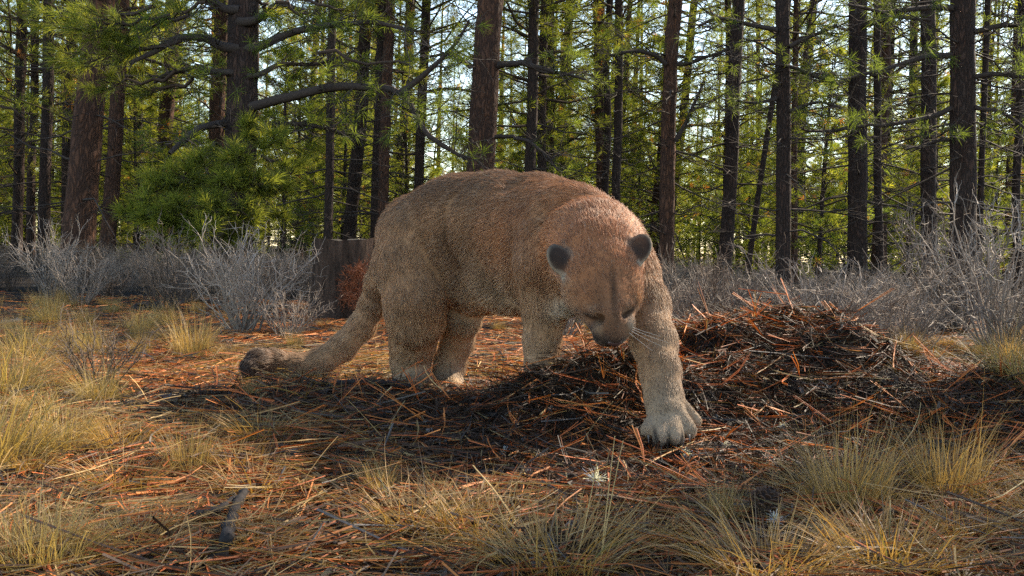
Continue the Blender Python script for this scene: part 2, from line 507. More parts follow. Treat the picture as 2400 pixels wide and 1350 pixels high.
# label, pixel x/y low on the trunk, pixel x at the top of the picture, trunk width in pixels, depth, crown, bark
NAMED = [
 ('thick reddish pine trunk leaning right at the left edge of the clearing', (185, 540), 238, 74, 12.0, TALL[1], 'bark_red', 2),
 ('straight brown pine trunk just right of the thick leaning trunk', (254, 545), 288, 37, 15.5, TALL[0], 'bark_red', 1),
 ('dark slender trunk nearest the left border of the photo', (40, 545), 52, 25, 17, TALL[3], 'bark', 0),
 ('dark slender trunk second from the left border', (73, 545), 84, 20, 18.5, TALL[0], 'bark', 1),
 ('dark trunk in shade left of the thick leaning trunk', (104, 545), 118, 28, 16, TALL[2], 'bark', 2),
 ('broad pine with long crooked limbs rising behind the bright green boughs', (552, 560), 573, 80, 9.6, None, 'bark', 3),
 ('thin dark trunk between the crooked limbs and the stump', (770, 540), 780, 22, 13, BARE[0], 'bark', 4),
 ('dark left trunk of the close pair behind the cougar rump', (880, 520), 893, 22, 17, BARE[1], 'bark', 5),
 ('sunlit reddish right trunk of the close pair behind the cougar rump', (899, 520), 914, 27, 15.6, TALL[2], 'bark_red', 6),
 ('short looking brown trunk left of the big trunk over the cougar back', (984, 430), 998, 25, 18, TALL[0], 'bark', 7),
 ('biggest dark red trunk rising straight behind the cougar back', (1126, 400), 1148, 72, 11.5, None, 'bark_red', 8),
 ('greyish trunk right of the biggest trunk above the cougar shoulder', (1242, 400), 1252, 28, 16, TALL[1], 'bark', 9),
 ('slim brown trunk touching the greyish one above the cougar shoulder', (1268, 400), 1276, 22, 17.5, TALL[3], 'bark', 10),
 ('left one of the two thin dark trunks above the cougar neck', (1420, 440), 1428, 18, 19, BARE[0], 'bark', 11),
 ('right one of the two thin dark trunks above the cougar neck', (1447, 440), 1449, 22, 17, TALL[2], 'bark', 12),
 ('pine trunk with sunlit orange flecks just right of the cougar ear', (1563, 560), 1582, 37, 13, BARE[1], 'bark_red', 13),
 ('leaning dark trunk second to the right of the cougar', (1700, 590), 1736, 34, 13.5, BARE[0], 'bark', 14),
 ('thin pole leaning hard to the right between two straight trunks', (1760, 580), 1850, 14, 15, None, 'bark', 15),
 ('black straight trunk standing clear of the bushes right of centre', (1835, 610), 1834, 36, 11.5, BARE[1], 'bark', 16),
 ('narrow reddish trunk half hidden behind the black straight trunk', (1862, 540), 1864, 15, 19, TALL[1], 'bark_red', 17),
 ('rough barked trunk with peeling edge behind the right part of the mound', (2009, 610), 2012, 46, 11.8, BARE[0], 'bark', 18),
 ('thin dark trunk right beside the rough barked trunk', (2062, 600), 2058, 19, 14, BARE[1], 'bark', 19),
 ('dark trunk left of the thickest right hand trunk', (2178, 580), 2176, 37, 12, BARE[0], 'bark', 20),
 ('thickest dark trunk behind the grey bush at the right', (2256, 560), 2257, 62, 9.8, BARE[1], 'bark', 21),
 ('thin pole close against the thickest right hand trunk', (2296, 540), 2316, 15, 12.5, BARE[0], 'bark', 22),
 ('thin dark trunk nearest the right border of the photo', (2385, 560), 2392, 20, 15, BARE[1], 'bark', 23),
]
r_ = np.random.default_rng(3)
NT_OBJ = {}
for i, (lab, (bx, by), tx, wd, d, crown, bark, sd_) in enumerate(NAMED):
    A = P(bx, by, d); B = P(tx, 0, d * 1.01)
    up = norm(B - A)
    k = (A[2] + .0) / up[2]
    base = A - up * k
    base[2] = float(zg(base[0], base[1]))
    rb = wd * d / F / 2 * .97
    NT_OBJ[i] = stand('pine_tree', lab, 'pine tree', base, up, r_.uniform(0, 6.28), rb, 17.0, crown, M[bark], 100 + i, 1.0, 'pines round the clearing', taper=.034 if wd > 60 and i == 10 else .022)

# ---- the limbs and boughs of the two big pines are shaped one by one
def tree_local(i, pts):
    inv = NT_OBJ[i].matrix_basis.inverted()
    return np.array([inv @ Vector(p) for p in pts])

def smooth_path(pts, K):
    """Catmull-Rom through points -> K samples"""
    pts = np.asarray(pts, float); n = len(pts)
    e = np.concatenate([[2 * pts[0] - pts[1]], pts, [2 * pts[-1] - pts[-2]]])
    t = np.linspace(0, n - 1 - 1e-6, K); i = t.astype(int); f = (t - i)[:, None]
    a, b, c, d = e[i], e[i + 1], e[i + 2], e[i + 3]
    return .5 * (2 * b + (c - a) * f + (2 * a - 5 * b + 4 * c - d) * f ** 2 + (3 * b - 3 * c + d - a) * f ** 3)

def big_limbs(i, specs, seed, twig_n=26, tuft_p=.35, twig_len=.42, nn=30, nl=.13, nw=.0048, tint=(.07, .092, .02)):
    """specs: (pixel points with depth, radius px at start, radius px at end)"""
    r = np.random.default_rng(seed)
    for pts, ra, rb_ in specs:
        pw = np.array([P(*p) for p in pts])
        path = smooth_path(pw, 22)
        path[1:] += (vnoise(path[1:] * 5, seed)[:, None] - .5) * .05
        d = np.mean([p[2] for p in pts])
        rad = np.linspace(ra, rb_, 22) * d / F * (1 + .2 * (vnoise(path * 9, 5) - .5))
        mb = MB()
        V, q = tubes(tree_local(i, path)[None], rad[None], 7)
        mb.add(V, q, None, np.array((.055, .042, .036)))
        L = np.linalg.norm(path[-1] - path[0])
        n = int(twig_n * max(.6, L / 1.5))
        u = r.uniform(.18, 1, n) * 21; i0 = np.minimum(u.astype(int), 20); f = (u - i0)[:, None]
        b0 = path[i0] * (1 - f) + path[i0 + 1] * f
        tdir = path[i0 + 1] - path[i0]
        az = np.arctan2(tdir[:, 1], tdir[:, 0]) + r.choice([-1, 1], n) * r.uniform(.3, 1.5, n)
        tl = r.uniform(.35, 1.3, n) * twig_len
        tp = branch_paths(b0, az, tl, r.normal(.1, .55, n), r.normal(.0, .35, n), 6, r, .16)
        V, q = tubes(tree_local(i, tp.reshape(-1, 3)).reshape(n, 6, 3), (.004 + .006 * tl)[:, None] * np.linspace(1, .3, 6)[None], 4)
        mb.add(V, q, None, np.array((.07, .056, .048)))
        # finer twigs
        ti = np.repeat(np.arange(n), 4); m_ = len(ti)
        j = r.integers(1, 6, m_)
        sp = branch_paths(tp[ti, j], az[ti] + r.normal(0, .9, m_), tl[ti] * r.uniform(.2, .5, m_), r.normal(.1, .5, m_), r.normal(.1, .4, m_), 4, r, .15)
        V, q = tubes(tree_local(i, sp.reshape(-1, 3)).reshape(m_, 4, 3), np.full((m_, 1), .0035) * np.linspace(1, .5, 4)[None], 3)
        mb.add(V, q, None, np.array((.075, .06, .052)))
        lo = obj('limb', mb.mesh('limb', M['limb']), NT_OBJ[i])
        e = r.random(m_) < tuft_p
        V, q = tuft_arrays(sp[e, 3], norm(sp[e, 3] - sp[e, 1]), nn, nl, nw, .6, r)
        nd = MB(); nd.add(tree_local(i, V), q, None, tint)
        obj('needles', nd.mesh('needles', M['needles_young' if i == 5 else 'needles'], smooth=False), lo, kind='stuff')

big_limbs(5, [
    ([(562, 252, 9.6), (606, 246, 9.58), (690, 224, 9.5), (790, 204, 9.4), (880, 204, 9.3), (940, 222, 9.2), (985, 285, 9.1), (1040, 345, 9.0), (1095, 372, 9.0)], 14, 4),
    ([(935, 220, 9.2), (1000, 170, 9.15), (1060, 110, 9.1), (1100, 50, 9.0)], 8, 3),
    ([(562, 116, 9.6), (608, 110, 9.58), (680, 78, 9.4), (760, 60, 9.3), (860, 52, 9.2), (980, 70, 9.1)], 12, 4),
    ([(562, 51, 9.6), (604, 45, 9.58), (650, 14, 9.7), (720, 30, 9.8)], 12, 6),
    ([(562, 114, 9.6), (526, 110, 9.58), (480, 88, 9.5), (420, 88, 9.4), (365, 120, 9.3), (300, 150, 9.2)], 13, 5),
    ([(562, 174, 9.6), (522, 170, 9.58), (460, 160, 9.9), (380, 180, 10.1), (330, 235, 10.2)], 9, 4),
    ([(562, 294, 9.6), (524, 290, 9.58), (470, 300, 9.2), (430, 330, 9.0), (402, 358, 8.8)], 11, 5),
    ([(562, 306, 9.6), (598, 300, 9.58), (680, 290, 9.8), (770, 300, 9.9), (860, 330, 10.0)], 8, 3),
    ([(562, 24, 9.6), (519, 20, 9.58), (470, -10, 9.5), (400, -20, 9.4)], 12, 6),
    ([(562, 181, 9.6), (608, 175, 9.58), (660, 150, 10), (740, 150, 10.2), (830, 120, 10.4)], 8, 3),
], 71, 30, .22, .42, 34, .14, .0048, (.07, .095, .02))
# foliage masses on boughs of the broad pine: centre px, depth, radius px, amount
BOUGHS = [(588, 300, 8.9, 46, 20), (640, 335, 8.8, 55, 26), (560, 360, 8.6, 60, 28), (470, 365, 8.7, 45, 18), (430, 410, 8.5, 62, 30), (372, 425, 8.4, 50, 22),
          (520, 425, 8.4, 62, 30), (610, 420, 8.6, 60, 28), (660, 440, 8.8, 46, 20), (350, 490, 8.3, 58, 26), (420, 495, 8.2, 62, 32), (500, 490, 8.2, 62, 32),
          (300, 500, 8.5, 40, 14), (575, 500, 8.4, 52, 24), (400, 535, 8.2, 52, 22), (480, 540, 8.1, 56, 26), (545, 535, 8.4, 44, 16), (660, 500, 8.9, 36, 10), (690, 390, 9.0, 34, 10),
          (210, 60, 9.2, 85, 34), (310, 60, 9.4, 80, 30), (270, 120, 9.3, 70, 26), (180, 130, 9.5, 70, 22), (400, 30, 9.5, 70, 22), (330, 210, 9.8, 50, 12), (240, 190, 9.7, 55, 14),
          (660, 20, 9.5, 50, 10), (760, 30, 9.5, 60, 16), (850, 20, 9.4, 60, 14), (980, 150, 9.2, 50, 10), (120, 40, 9.8, 60, 18)]
def make_boughs():
    r = np.random.default_rng(9)
    for (x, y, d, rp, n) in BOUGHS:
        mb = MB(); c = P(x, y, d); R = rp * .80 * d / F; n = int(n * .45)
        root = P(min(max(x + (552 - x) * .55, 0), 2400), y - 25, 9.3)
        t = np.linspace(0, 1, 7)[:, None]
        main = root + (c - root) * t + np.array([0, 0, -.16]) * (t * (1 - t))
        main[1:] += r.normal(0, .03, (6, 3))
        V, q = tubes(tree_local(5, main)[None], np.linspace(.020, .009, 7)[None], 5); mb.add(V, q, None, LIMB_LIVE)
        e = norm(r.normal(0, 1, (n, 3))) * r.uniform(.35, 1, (n, 1)) ** .6 * R * np.array([1.1, 1.0, .75])
        tip = c + e
        s = main[r.integers(3, 7, n)]
        tt = np.linspace(0, 1, 5)[None, :, None]
        tw = s[:, None] + (tip - s)[:, None] * tt + np.array([0, 0, -.07]) * (tt * (1 - tt)) * 2
        V, q = tubes(tree_local(5, tw.reshape(-1, 3)).reshape(n, 5, 3), np.linspace(.006, .004, 5)[None].repeat(n, 0), 4); mb.add(V, q, None, LIMB_LIVE)
        dv = norm(tip - s); dv[:, 2] += .45; dv = norm(dv)
        bo = obj('bough', mb.mesh('bough', M['limb']), NT_OBJ[5])
        cc = np.concatenate([tip, tw[:, 3]]); dd = np.concatenate([dv, dv]); nn = 34
        V, q = tuft_arrays(cc, dd, nn, .165, .006, .46, r)
        g = r.uniform(0, 1, (len(cc), 1))
        col = np.array((.060, .076, .018)) * (1 - g) + np.array((.125, .132, .030)) * g
        nd = MB(); nd.add(tree_local(5, V), q, None, np.repeat(col, nn * 4, 0))
        obj('needles', nd.mesh('needles', M['needles_young'], smooth=False), bo, kind='stuff')
make_boughs()
big_limbs(10, [
    ([(1165, 155, 11.5), (1215, 146, 11.3), (1260, 160, 11.2), (1300, 172, 11.1)], 9, 4),
    ([(1235, 135, 11.25), (1262, 168, 11.2), (1330, 175, 11.1), (1400, 200, 11.0)], 5, 3),
    ([(1160, 320, 11.5), (1230, 325, 11.3), (1275, 360, 11.2), (1310, 400, 11.2)], 5, 2),
    ([(1105, 160, 11.5), (1060, 130, 11.4), (1010, 130, 11.3)], 7, 3),
], 73, 18, .3)
up_c = [obj('limbs', BARE[0][0], NT_OBJ[10]), obj('upper_crown', BARE[0][1], NT_OBJ[10])]
for o in up_c: o.location = (0, 0, 3.2); o['kind'] = 'stuff'
up_c = [obj('limbs', BARE[1][0], NT_OBJ[5]), obj('upper_crown', BARE[1][1], NT_OBJ[5])]
for o in up_c: o.location = (0, 0, 2.4); o['kind'] = 'stuff'

# ---- long bare limbs sweeping across the right side
for i, seed, specs in (
    (23, 81, [([(2230, 20, 9.8), (2150, 22, 9.6), (2070, 30, 9.4), (1985, 14, 9.2)], 8, 3), ([(2228, 130, 9.8), (2150, 136, 9.6), (2060, 165, 9.5), (1990, 185, 9.4)], 8, 3),
              ([(2226, 255, 9.8), (2170, 275, 9.7), (2090, 288, 9.6), (2000, 300, 9.5)], 7, 3), ([(2285, 180, 9.8), (2340, 172, 9.7), (2400, 180, 9.6)], 7, 4),
              ([(2284, 75, 9.8), (2340, 60, 9.7), (2400, 62, 9.6)], 8, 4), ([(2285, 250, 9.8), (2345, 262, 9.7), (2410, 300, 9.6)], 6, 3), ([(2225, 330, 9.8), (2180, 335, 9.7), (2120, 350, 9.6)], 5, 2)]),
    (20, 82, [([(1990, 185, 11.8), (1940, 190, 11.6), (1870, 160, 11.5), (1800, 150, 11.4)], 6, 3), ([(2030, 60, 11.8), (2100, 40, 11.6), (2180, 50, 11.5)], 6, 3), ([(1988, 300, 11.8), (1930, 310, 11.6), (1880, 300, 11.5)], 5, 2)]),
    (18, 83, [([(1820, 70, 11.5), (1760, 60, 11.4), (1690, 40, 11.3), (1640, 60, 11.2)], 6, 3), ([(1850, 110, 11.5), (1890, 90, 11.4), (1960, 60, 11.3)], 6, 3), ([(1820, 230, 11.5), (1770, 240, 11.4), (1700, 230, 11.3)], 5, 2), ([(1852, 260, 11.5), (1920, 240, 11.4), (1970, 250, 11.3)], 5, 2)]),
    (15, 84, [([(1560, 150, 13), (1500, 120, 12.8), (1430, 130, 12.6)], 6, 3), ([(1590, 150, 13), (1640, 140, 12.8), (1720, 110, 12.6)], 6, 3), ([(1585, 330, 13), (1620, 260, 12.9), (1650, 190, 12.8)], 6, 3)]),
):
    big_limbs(i, specs, seed, 24, .22, .42, 30, .13, .0045, (.06, .082, .02))

# ---- the forest behind: every tree a thing, crowns and trunks sharing meshes
TR_SH = [trunk_mesh(r, 17, 300 + i, M['bark_red' if i % 3 == 0 else 'bark'], 9, 18) for i, r in enumerate((.07, .10, .13, .16))]
YT_SH = [trunk_mesh(r, h, 320 + i, M['bark'], 6, 8, vis=h * .7, taper=.1) for i, (r, h) in enumerate(((.022, 2.2), (.035, 3.6), (.05, 5.2)))]
OPEN = ((585, 690), (965, 1100), (1175, 1235), (1590, 1690), (1865, 1970), (70, 125))     # bearings where the stand is thin and the sky shows
def forest():
    r = np.random.default_rng(17)
    pts = list(TREES)
    def place(n, dmin, dmax, gap, young, side=0):
        k = 0; tries = 0
        while k < n and tries < 12000:
            tries += 1
            d = math.sqrt(r.uniform(dmin ** 2, dmax ** 2)); x = r.uniform(-.58, .58) * d + r.normal(0, .5)
            if side: x = side * r.uniform(.60, 1.0) * d
            if any((x - a) ** 2 + (d - b) ** 2 < gap ** 2 for a, b in pts): continue
            px = 1200 + x / d * F + 10
            if not young and d < 52 and any(a < px < b for a, b in OPEN) and r.random() < .93: continue
            pts.append((x, d)); k += 1
            z = float(zg(x, d))
            up = norm(np.array([r.normal(0, .025), r.normal(0, .02), 1]))
            if young:
                j = r.integers(0, 3)
                t = empty('young_pine', (x, d, z - .02), ('near' if d < 24 else 'distant' if d < 42 else 'farthest') + (' short', ' bushy', ' tall')[j] + ' young pine ' + where(x, d), 'young pine', 'young pines of the forest behind')
                parts = (('trunk', YT_SH[j]), ('limbs', YOUNG[j][0]), ('crown', YOUNG[j][1]))
            else:
                j = r.integers(0, 4); cr = (TALL + BARE[:1])[r.choice(5, p=[.27, .22, .15, .27, .09])]
                t = empty('pine_tree', (x, d, z - .02), ('second row ' if d < 30 else 'far ' if d < 50 else 'farthest ') + ('thin reddish', 'slender dark', 'sturdy dark', 'stout reddish')[j] + ' pine ' + where(x, d), 'pine tree', 'pines of the forest behind')
                parts = (('trunk', TR_SH[j]), ('limbs', cr[0]), ('crown', cr[1]))
            t.rotation_euler = lean_matrix(up, r.uniform(0, 6.28))
            s = r.uniform(.85, 1.2)
            t.scale = (s, s, s)
            for nm, me in parts:
                o = obj(nm, me, t)
                if nm != 'trunk': o['kind'] = 'stuff'
    place(40, 13, 60, 1.5, False, -1); place(26, 36, 70, 1.8, False, 1); place(14, 12, 30, 1.3, True, -1); place(12, 30, 45, 1.3, True, 1)
    place(32, 18, 32, 1.3, False)
    place(200, 31, 92, 1.5, False)
    place(44, 15, 30, 1.2, True)
    place(190, 24, 58, 1.0, True)
forest()
# unseen pines added past the right edge to dapple the foreground with shade
for k, (x, y, h) in enumerate(((5.5, 6.6, 0), (7.1, 6.9, 1), (6.3, 5.4, 0), (8.8, 8.2, 1), (4.7, 5.1, 2))):
    stand('pine_tree', ('second ' if k == 1 else 'third ' if k == 2 else 'farthest ' if k == 3 else 'nearest ' if k == 4 else 'first ') + 'unseen pine added beyond the right border to shade the foreground', 'pine tree', np.array([x, y, float(zg(x, y))]), (0, 0, 1), k * 1.7, .15, 17, (BARE + [TALL[2]])[h], M['bark'], 400 + k, 1.0, 'pines round the clearing')
print('trees', round(time.time() - T0, 1))
# ------------------------------------------------------------------ the cougar: one implicit surface, then its coat
TAN = np.array((.365, .202, .103)); RED = np.array((.42, .160, .064)); GREY = np.array((.35, .24, .148))
PALE = np.array((.46, .36, .26)); DARK = np.array((.035, .028, .025)); BACK = np.array((.16, .082, .045))
PRIMS = []     # kind, data..., k, flow, colour, hair length
def W(t): return P(t[0], t[1], t[2])
def RAD(t): return t[3] * t[2] / F
def chain(pts, k, col, hl, flow=1, name='', flowvec=None):
    for a, b in zip(pts[:-1], pts[1:]):
        A, B = W(a), W(b)
        fl = norm(B - A) * flow if flowvec is None else np.asarray(flowvec, float)
        PRIMS.append(dict(t='c', a=A, b=B, r1=RAD(a), r2=RAD(b), k=k, flow=fl, col=np.asarray(col), hl=hl))
def ell(c, ax, ay, az, k, col, hl, flow, carve=False):
    """ellipsoid with three full axis vectors (world)"""
    L = [np.linalg.norm(v) for v in (ax, ay, az)]
    Rm = np.stack([ax / L[0], ay / L[1], az / L[2]])
    PRIMS.append(dict(t='e', c=np.asarray(c), R=Rm, r=np.array(L), k=k, flow=np.asarray(flow), col=np.asarray(col), hl=hl, carve=carve))

tail_dir = norm(W((988, 555, 2.95, 0)) - W((1330, 565, 2.48, 0)))
bodyflow = norm(tail_dir + np.array([0, 0, -.55]))
# spine and rib cage, upper then lower
chain([(1402, 585, 2.29, 92), (1385, 588, 2.36, 116), (1330, 572, 2.48, 133), (1258, 550, 2.61, 132)], .05, RED * .6 + TAN * .4, .020, flowvec=bodyflow)
chain([(1258, 550, 2.61, 132), (1170, 538, 2.75, 126), (1080, 538, 2.86, 120), (990, 560, 2.95, 108)], .05, BACK * .5 + TAN * .5, .021, flowvec=bodyflow)
chain([(1340, 650, 2.42, 84), (1290, 634, 2.52, 96), (1205, 635, 2.69, 94), (1120, 640, 2.86, 88), (1030, 615, 2.95, 92)], .05, TAN * .6 + GREY * .4, .024, flowvec=bodyflow)
chain([(1392, 575, 2.28, 92), (1405, 605, 2.205, 84), (1411, 640, 2.15, 76)], .06, RED * .8 + TAN * .2, .016, flow=-1)
# near hind leg
chain([(972, 560, 2.86, 88), (958, 620, 2.835, 80), (972, 700, 2.80, 70), (975, 745, 2.82, 62)], .018, TAN, .02)
chain([(975, 745, 2.83, 63), (968, 800, 2.90, 48), (962, 845, 2.94, 42)], .04, TAN * .7 + GREY * .3, .016)
chain([(962, 845, 2.94, 42), (968, 905, 2.92, 40), (985, 925, 2.84, 38)], .03, GREY, .012)
# far hind leg
chain([(1050, 610, 3.0, 72), (1082, 700, 2.93, 52), (1086, 745, 2.91, 40)], .03, GREY, .018)
chain([(1086, 745, 2.91, 40), (1072, 800, 2.98, 36), (1055, 850, 3.0, 34)], .025, GREY, .014)
chain([(1055, 850, 3.0, 34), (1046, 905, 2.97, 34), (1056, 925, 2.9, 34)], .025, GREY, .012)
# near foreleg: scapula, upper arm, forearm, paw
chain([(1300, 458, 2.49, 30), (1288, 490, 2.45, 44), (1268, 560, 2.39, 50), (1262, 620, 2.375, 52)], .016, RED * .4 + TAN * .6, .018)
chain([(1262, 620, 2.38, 52), (1278, 700, 2.43, 50), (1276, 745, 2.44, 44)], .03, TAN, .018)
chain([(1276, 745, 2.44, 44), (1270, 800, 2.44, 40), (1270, 860, 2.43, 36), (1282, 905, 2.38, 38)], .025, TAN * .5 + GREY * .5, .012)
# loose skin of the elbow and chest
chain([(1300, 715, 2.40, 34), (1330, 722, 2.34, 22)], .03, PALE * .5 + GREY * .5, .018)
# far foreleg reaching forward
chain([(1450, 570, 2.42, 62), (1482, 640, 2.36, 55), (1512, 715, 2.29, 52)], .035, TAN, .018)
chain([(1512, 715, 2.29, 52), (1532, 800, 2.21, 49), (1547, 870, 2.15, 42), (1556, 930, 2.11, 40)], .03, TAN * .6 + GREY * .4, .011)
chain([(1556, 930, 2.11, 40), (1562, 972, 2.07, 46)], .025, GREY, .011)
for a, b in (((1545, 975, 2.07, 24), (1520, 1008, 2.03, 20)), ((1558, 980, 2.05, 25), (1549, 1026, 2.0, 21)),
             ((1572, 980, 2.05, 25), (1584, 1025, 2.0, 21)), ((1585, 970, 2.06, 24), (1613, 1007, 2.03, 20)),
             ((1590, 950, 2.10, 22), (1630, 985, 2.10, 15))):
    chain([a, b], .006, GREY * .8 + PALE * .2, .007)
# hollows of the flank and behind the shoulder blade
for (x, y, d, w_, h_, dp) in ((1094, 600, 2.70, .06, .14, .017), (1212, 560, 2.55, .026, .16, .022), (1160, 655, 2.60, .07, .04, .012), (1330, 500, 2.36, .05, .05, .010)):
    ell(P(x, y, d), RT * w_, UP * h_, fw * dp, .05, TAN, .02, bodyflow, carve=True)
# head
hx = norm(W((1500, 632, 2.10, 0)) - W((1320, 655, 2.10, 0)))            # towards the image-right ear
hd = norm(W((1440, 800, 2.035, 0)) - W((1407, 625, 2.12, 0)))           # crown to nose
hz = norm(np.cross(hx, hd)); hx = norm(np.cross(hd, hz))                 # hz: out of the forehead
if hz[1] > 0: hz = -hz
headflow = -hd
def HP(px, py, d): return P(px, py, d)
def m(px): return px * 2.1 / F
ell(HP(1411, 648, 2.135), hx * m(84), hd * m(72), hz * m(66), .03, RED * .7 + BACK * .3, .012, headflow)     # braincase
chain([(1410, 665, 2.125, 72), (1420, 705, 2.105, 68), (1430, 745, 2.08, 50), (1438, 783, 2.06, 26)], .02, BACK * .6 + RED * .4, .008, flow=-1)
ell(HP(1361, 688, 2.13), hx * m(38), hd * m(46), hz * m(44), .03, TAN, .014, headflow - hx * .6)              # cheeks
ell(HP(1474, 680, 2.13), hx * m(28), hd * m(50), hz * m(44), .03, TAN, .014, headflow + hx * .6)
chain([(1428, 700, 2.075, 26), (1435, 745, 2.048, 24), (1441, 788, 2.028, 18)], .025, BACK * .6 + RED * .4, .006, flow=-1)   # bridge of the nose
ell(HP(1415, 770, 2.06), hx * m(27), hd * m(27), hz * m(28), .012, BACK * .6 + GREY * .4, .006, headflow - hx)   # whisker pads
ell(HP(1464, 760, 2.06), hx * m(25), hd * m(27), hz * m(28), .012, GREY, .006, headflow + hx)
ell(HP(1431, 793, 2.085), hx * m(34), hd * m(16), hz * m(26), .02, BACK * .7, .007, headflow)        # chin
chain([(1376, 722, 2.085, 13), (1406, 732, 2.066, 13)], .018, TAN * .8, .006, flow=-1)             # brows
chain([(1452, 722, 2.062, 12), (1480, 706, 2.085, 13)], .018, TAN * .8, .006, flow=-1)
e1 = norm(hx + .12 * hd); e2 = norm(hx - .62 * hd * .8)
ell(HP(1399, 746, 2.052), e1 * m(25), norm(np.cross(hz, e1)) * m(5.5), hz * m(14), .006, DARK, .003, headflow, carve=True)         # eye slits
ell(HP(1402, 750, 2.040), e1 * m(26), norm(np.cross(hz, e1)) * m(8), hz * m(12), .014, DARK, .003, headflow, carve=True)
ell(HP(1468, 737, 2.040), e2 * m(19), norm(np.cross(hz, e2)) * m(8), hz * m(12), .014, DARK, .003, headflow, carve=True)
ell(HP(1471, 733, 2.052), e2 * m(17), norm(np.cross(hz, e2)) * m(5.5), hz * m(14), .006, DARK, .003, headflow, carve=True)
# ears: cupped paddles, backs towards the camera
EARS = []
for (cx, cy, d, ang, w, h) in ((1312, 610, 2.14, 32, 28, 43), (1497, 585, 2.14, -30, 30, 42)):
    a = math.radians(ang)
    upv = UP * math.cos(a) - RT * math.sin(a); sd_ = RT * math.cos(a) + UP * math.sin(a)
    nrm = -fw
    c = HP(cx, cy, d)
    EARS.append((c, sd_, upv, m(w), m(h)))
    ell(c, sd_ * m(w), upv * m(h), nrm * m(15), .010, np.array((.030, .024, .022)), .0035, upv)
    ell(c - nrm * m(20) * -1 * -1 + nrm * 0, sd_ * m(w * .72), upv * m(h * .78), nrm * m(10), .006, PALE, .01, upv, carve=True)
# tail
tl = [(905, 625, 2.98, 36), (890, 665, 3.02, 32), (876, 712, 3.06, 30), (848, 764, 3.07, 30), (806, 812, 3.07, 30), (755, 846, 3.06, 29), (695, 858, 3.03, 27), (642, 846, 2.99, 26), (608, 846, 2.95, 27), (590, 860, 2.92, 25)]
chain(tl[:8], .02, TAN * .6 + GREY * .4, .018)
chain(tl[7:], .015, BACK * .5 + DARK * .5, .02)

def prim_d(pr, p):
    if pr['t'] == 'c':
        ba = pr['b'] - pr['a']; pa = p - pr['a']
        h = np.clip(pa @ ba / (ba @ ba), 0, 1)
        return np.linalg.norm(pa - h[:, None] * ba, axis=1) - (pr['r1'] + (pr['r2'] - pr['r1']) * h)
    q = (p - pr['c']) @ pr['R'].T
    k0 = np.linalg.norm(q / pr['r'], axis=1); k1 = np.linalg.norm(q / pr['r'] ** 2, axis=1)
    return np.where(k1 > 1e-9, k0 * (k0 - 1) / np.maximum(k1, 1e-9), -pr['r'].min())

def sdf(p, prims):
    D = np.full(len(p), 1.0)
    for pr in prims:
        d = prim_d(pr, p); k = pr['k']
        if pr.get('carve'):
            h = np.maximum(k - np.abs(D + d), 0) / k
            D = np.maximum(D, -d) + h * h * k / 4
        else:
            h = np.maximum(k - np.abs(D - d), 0) / k
            D = np.minimum(D, d) - h * h * k / 4
    return D

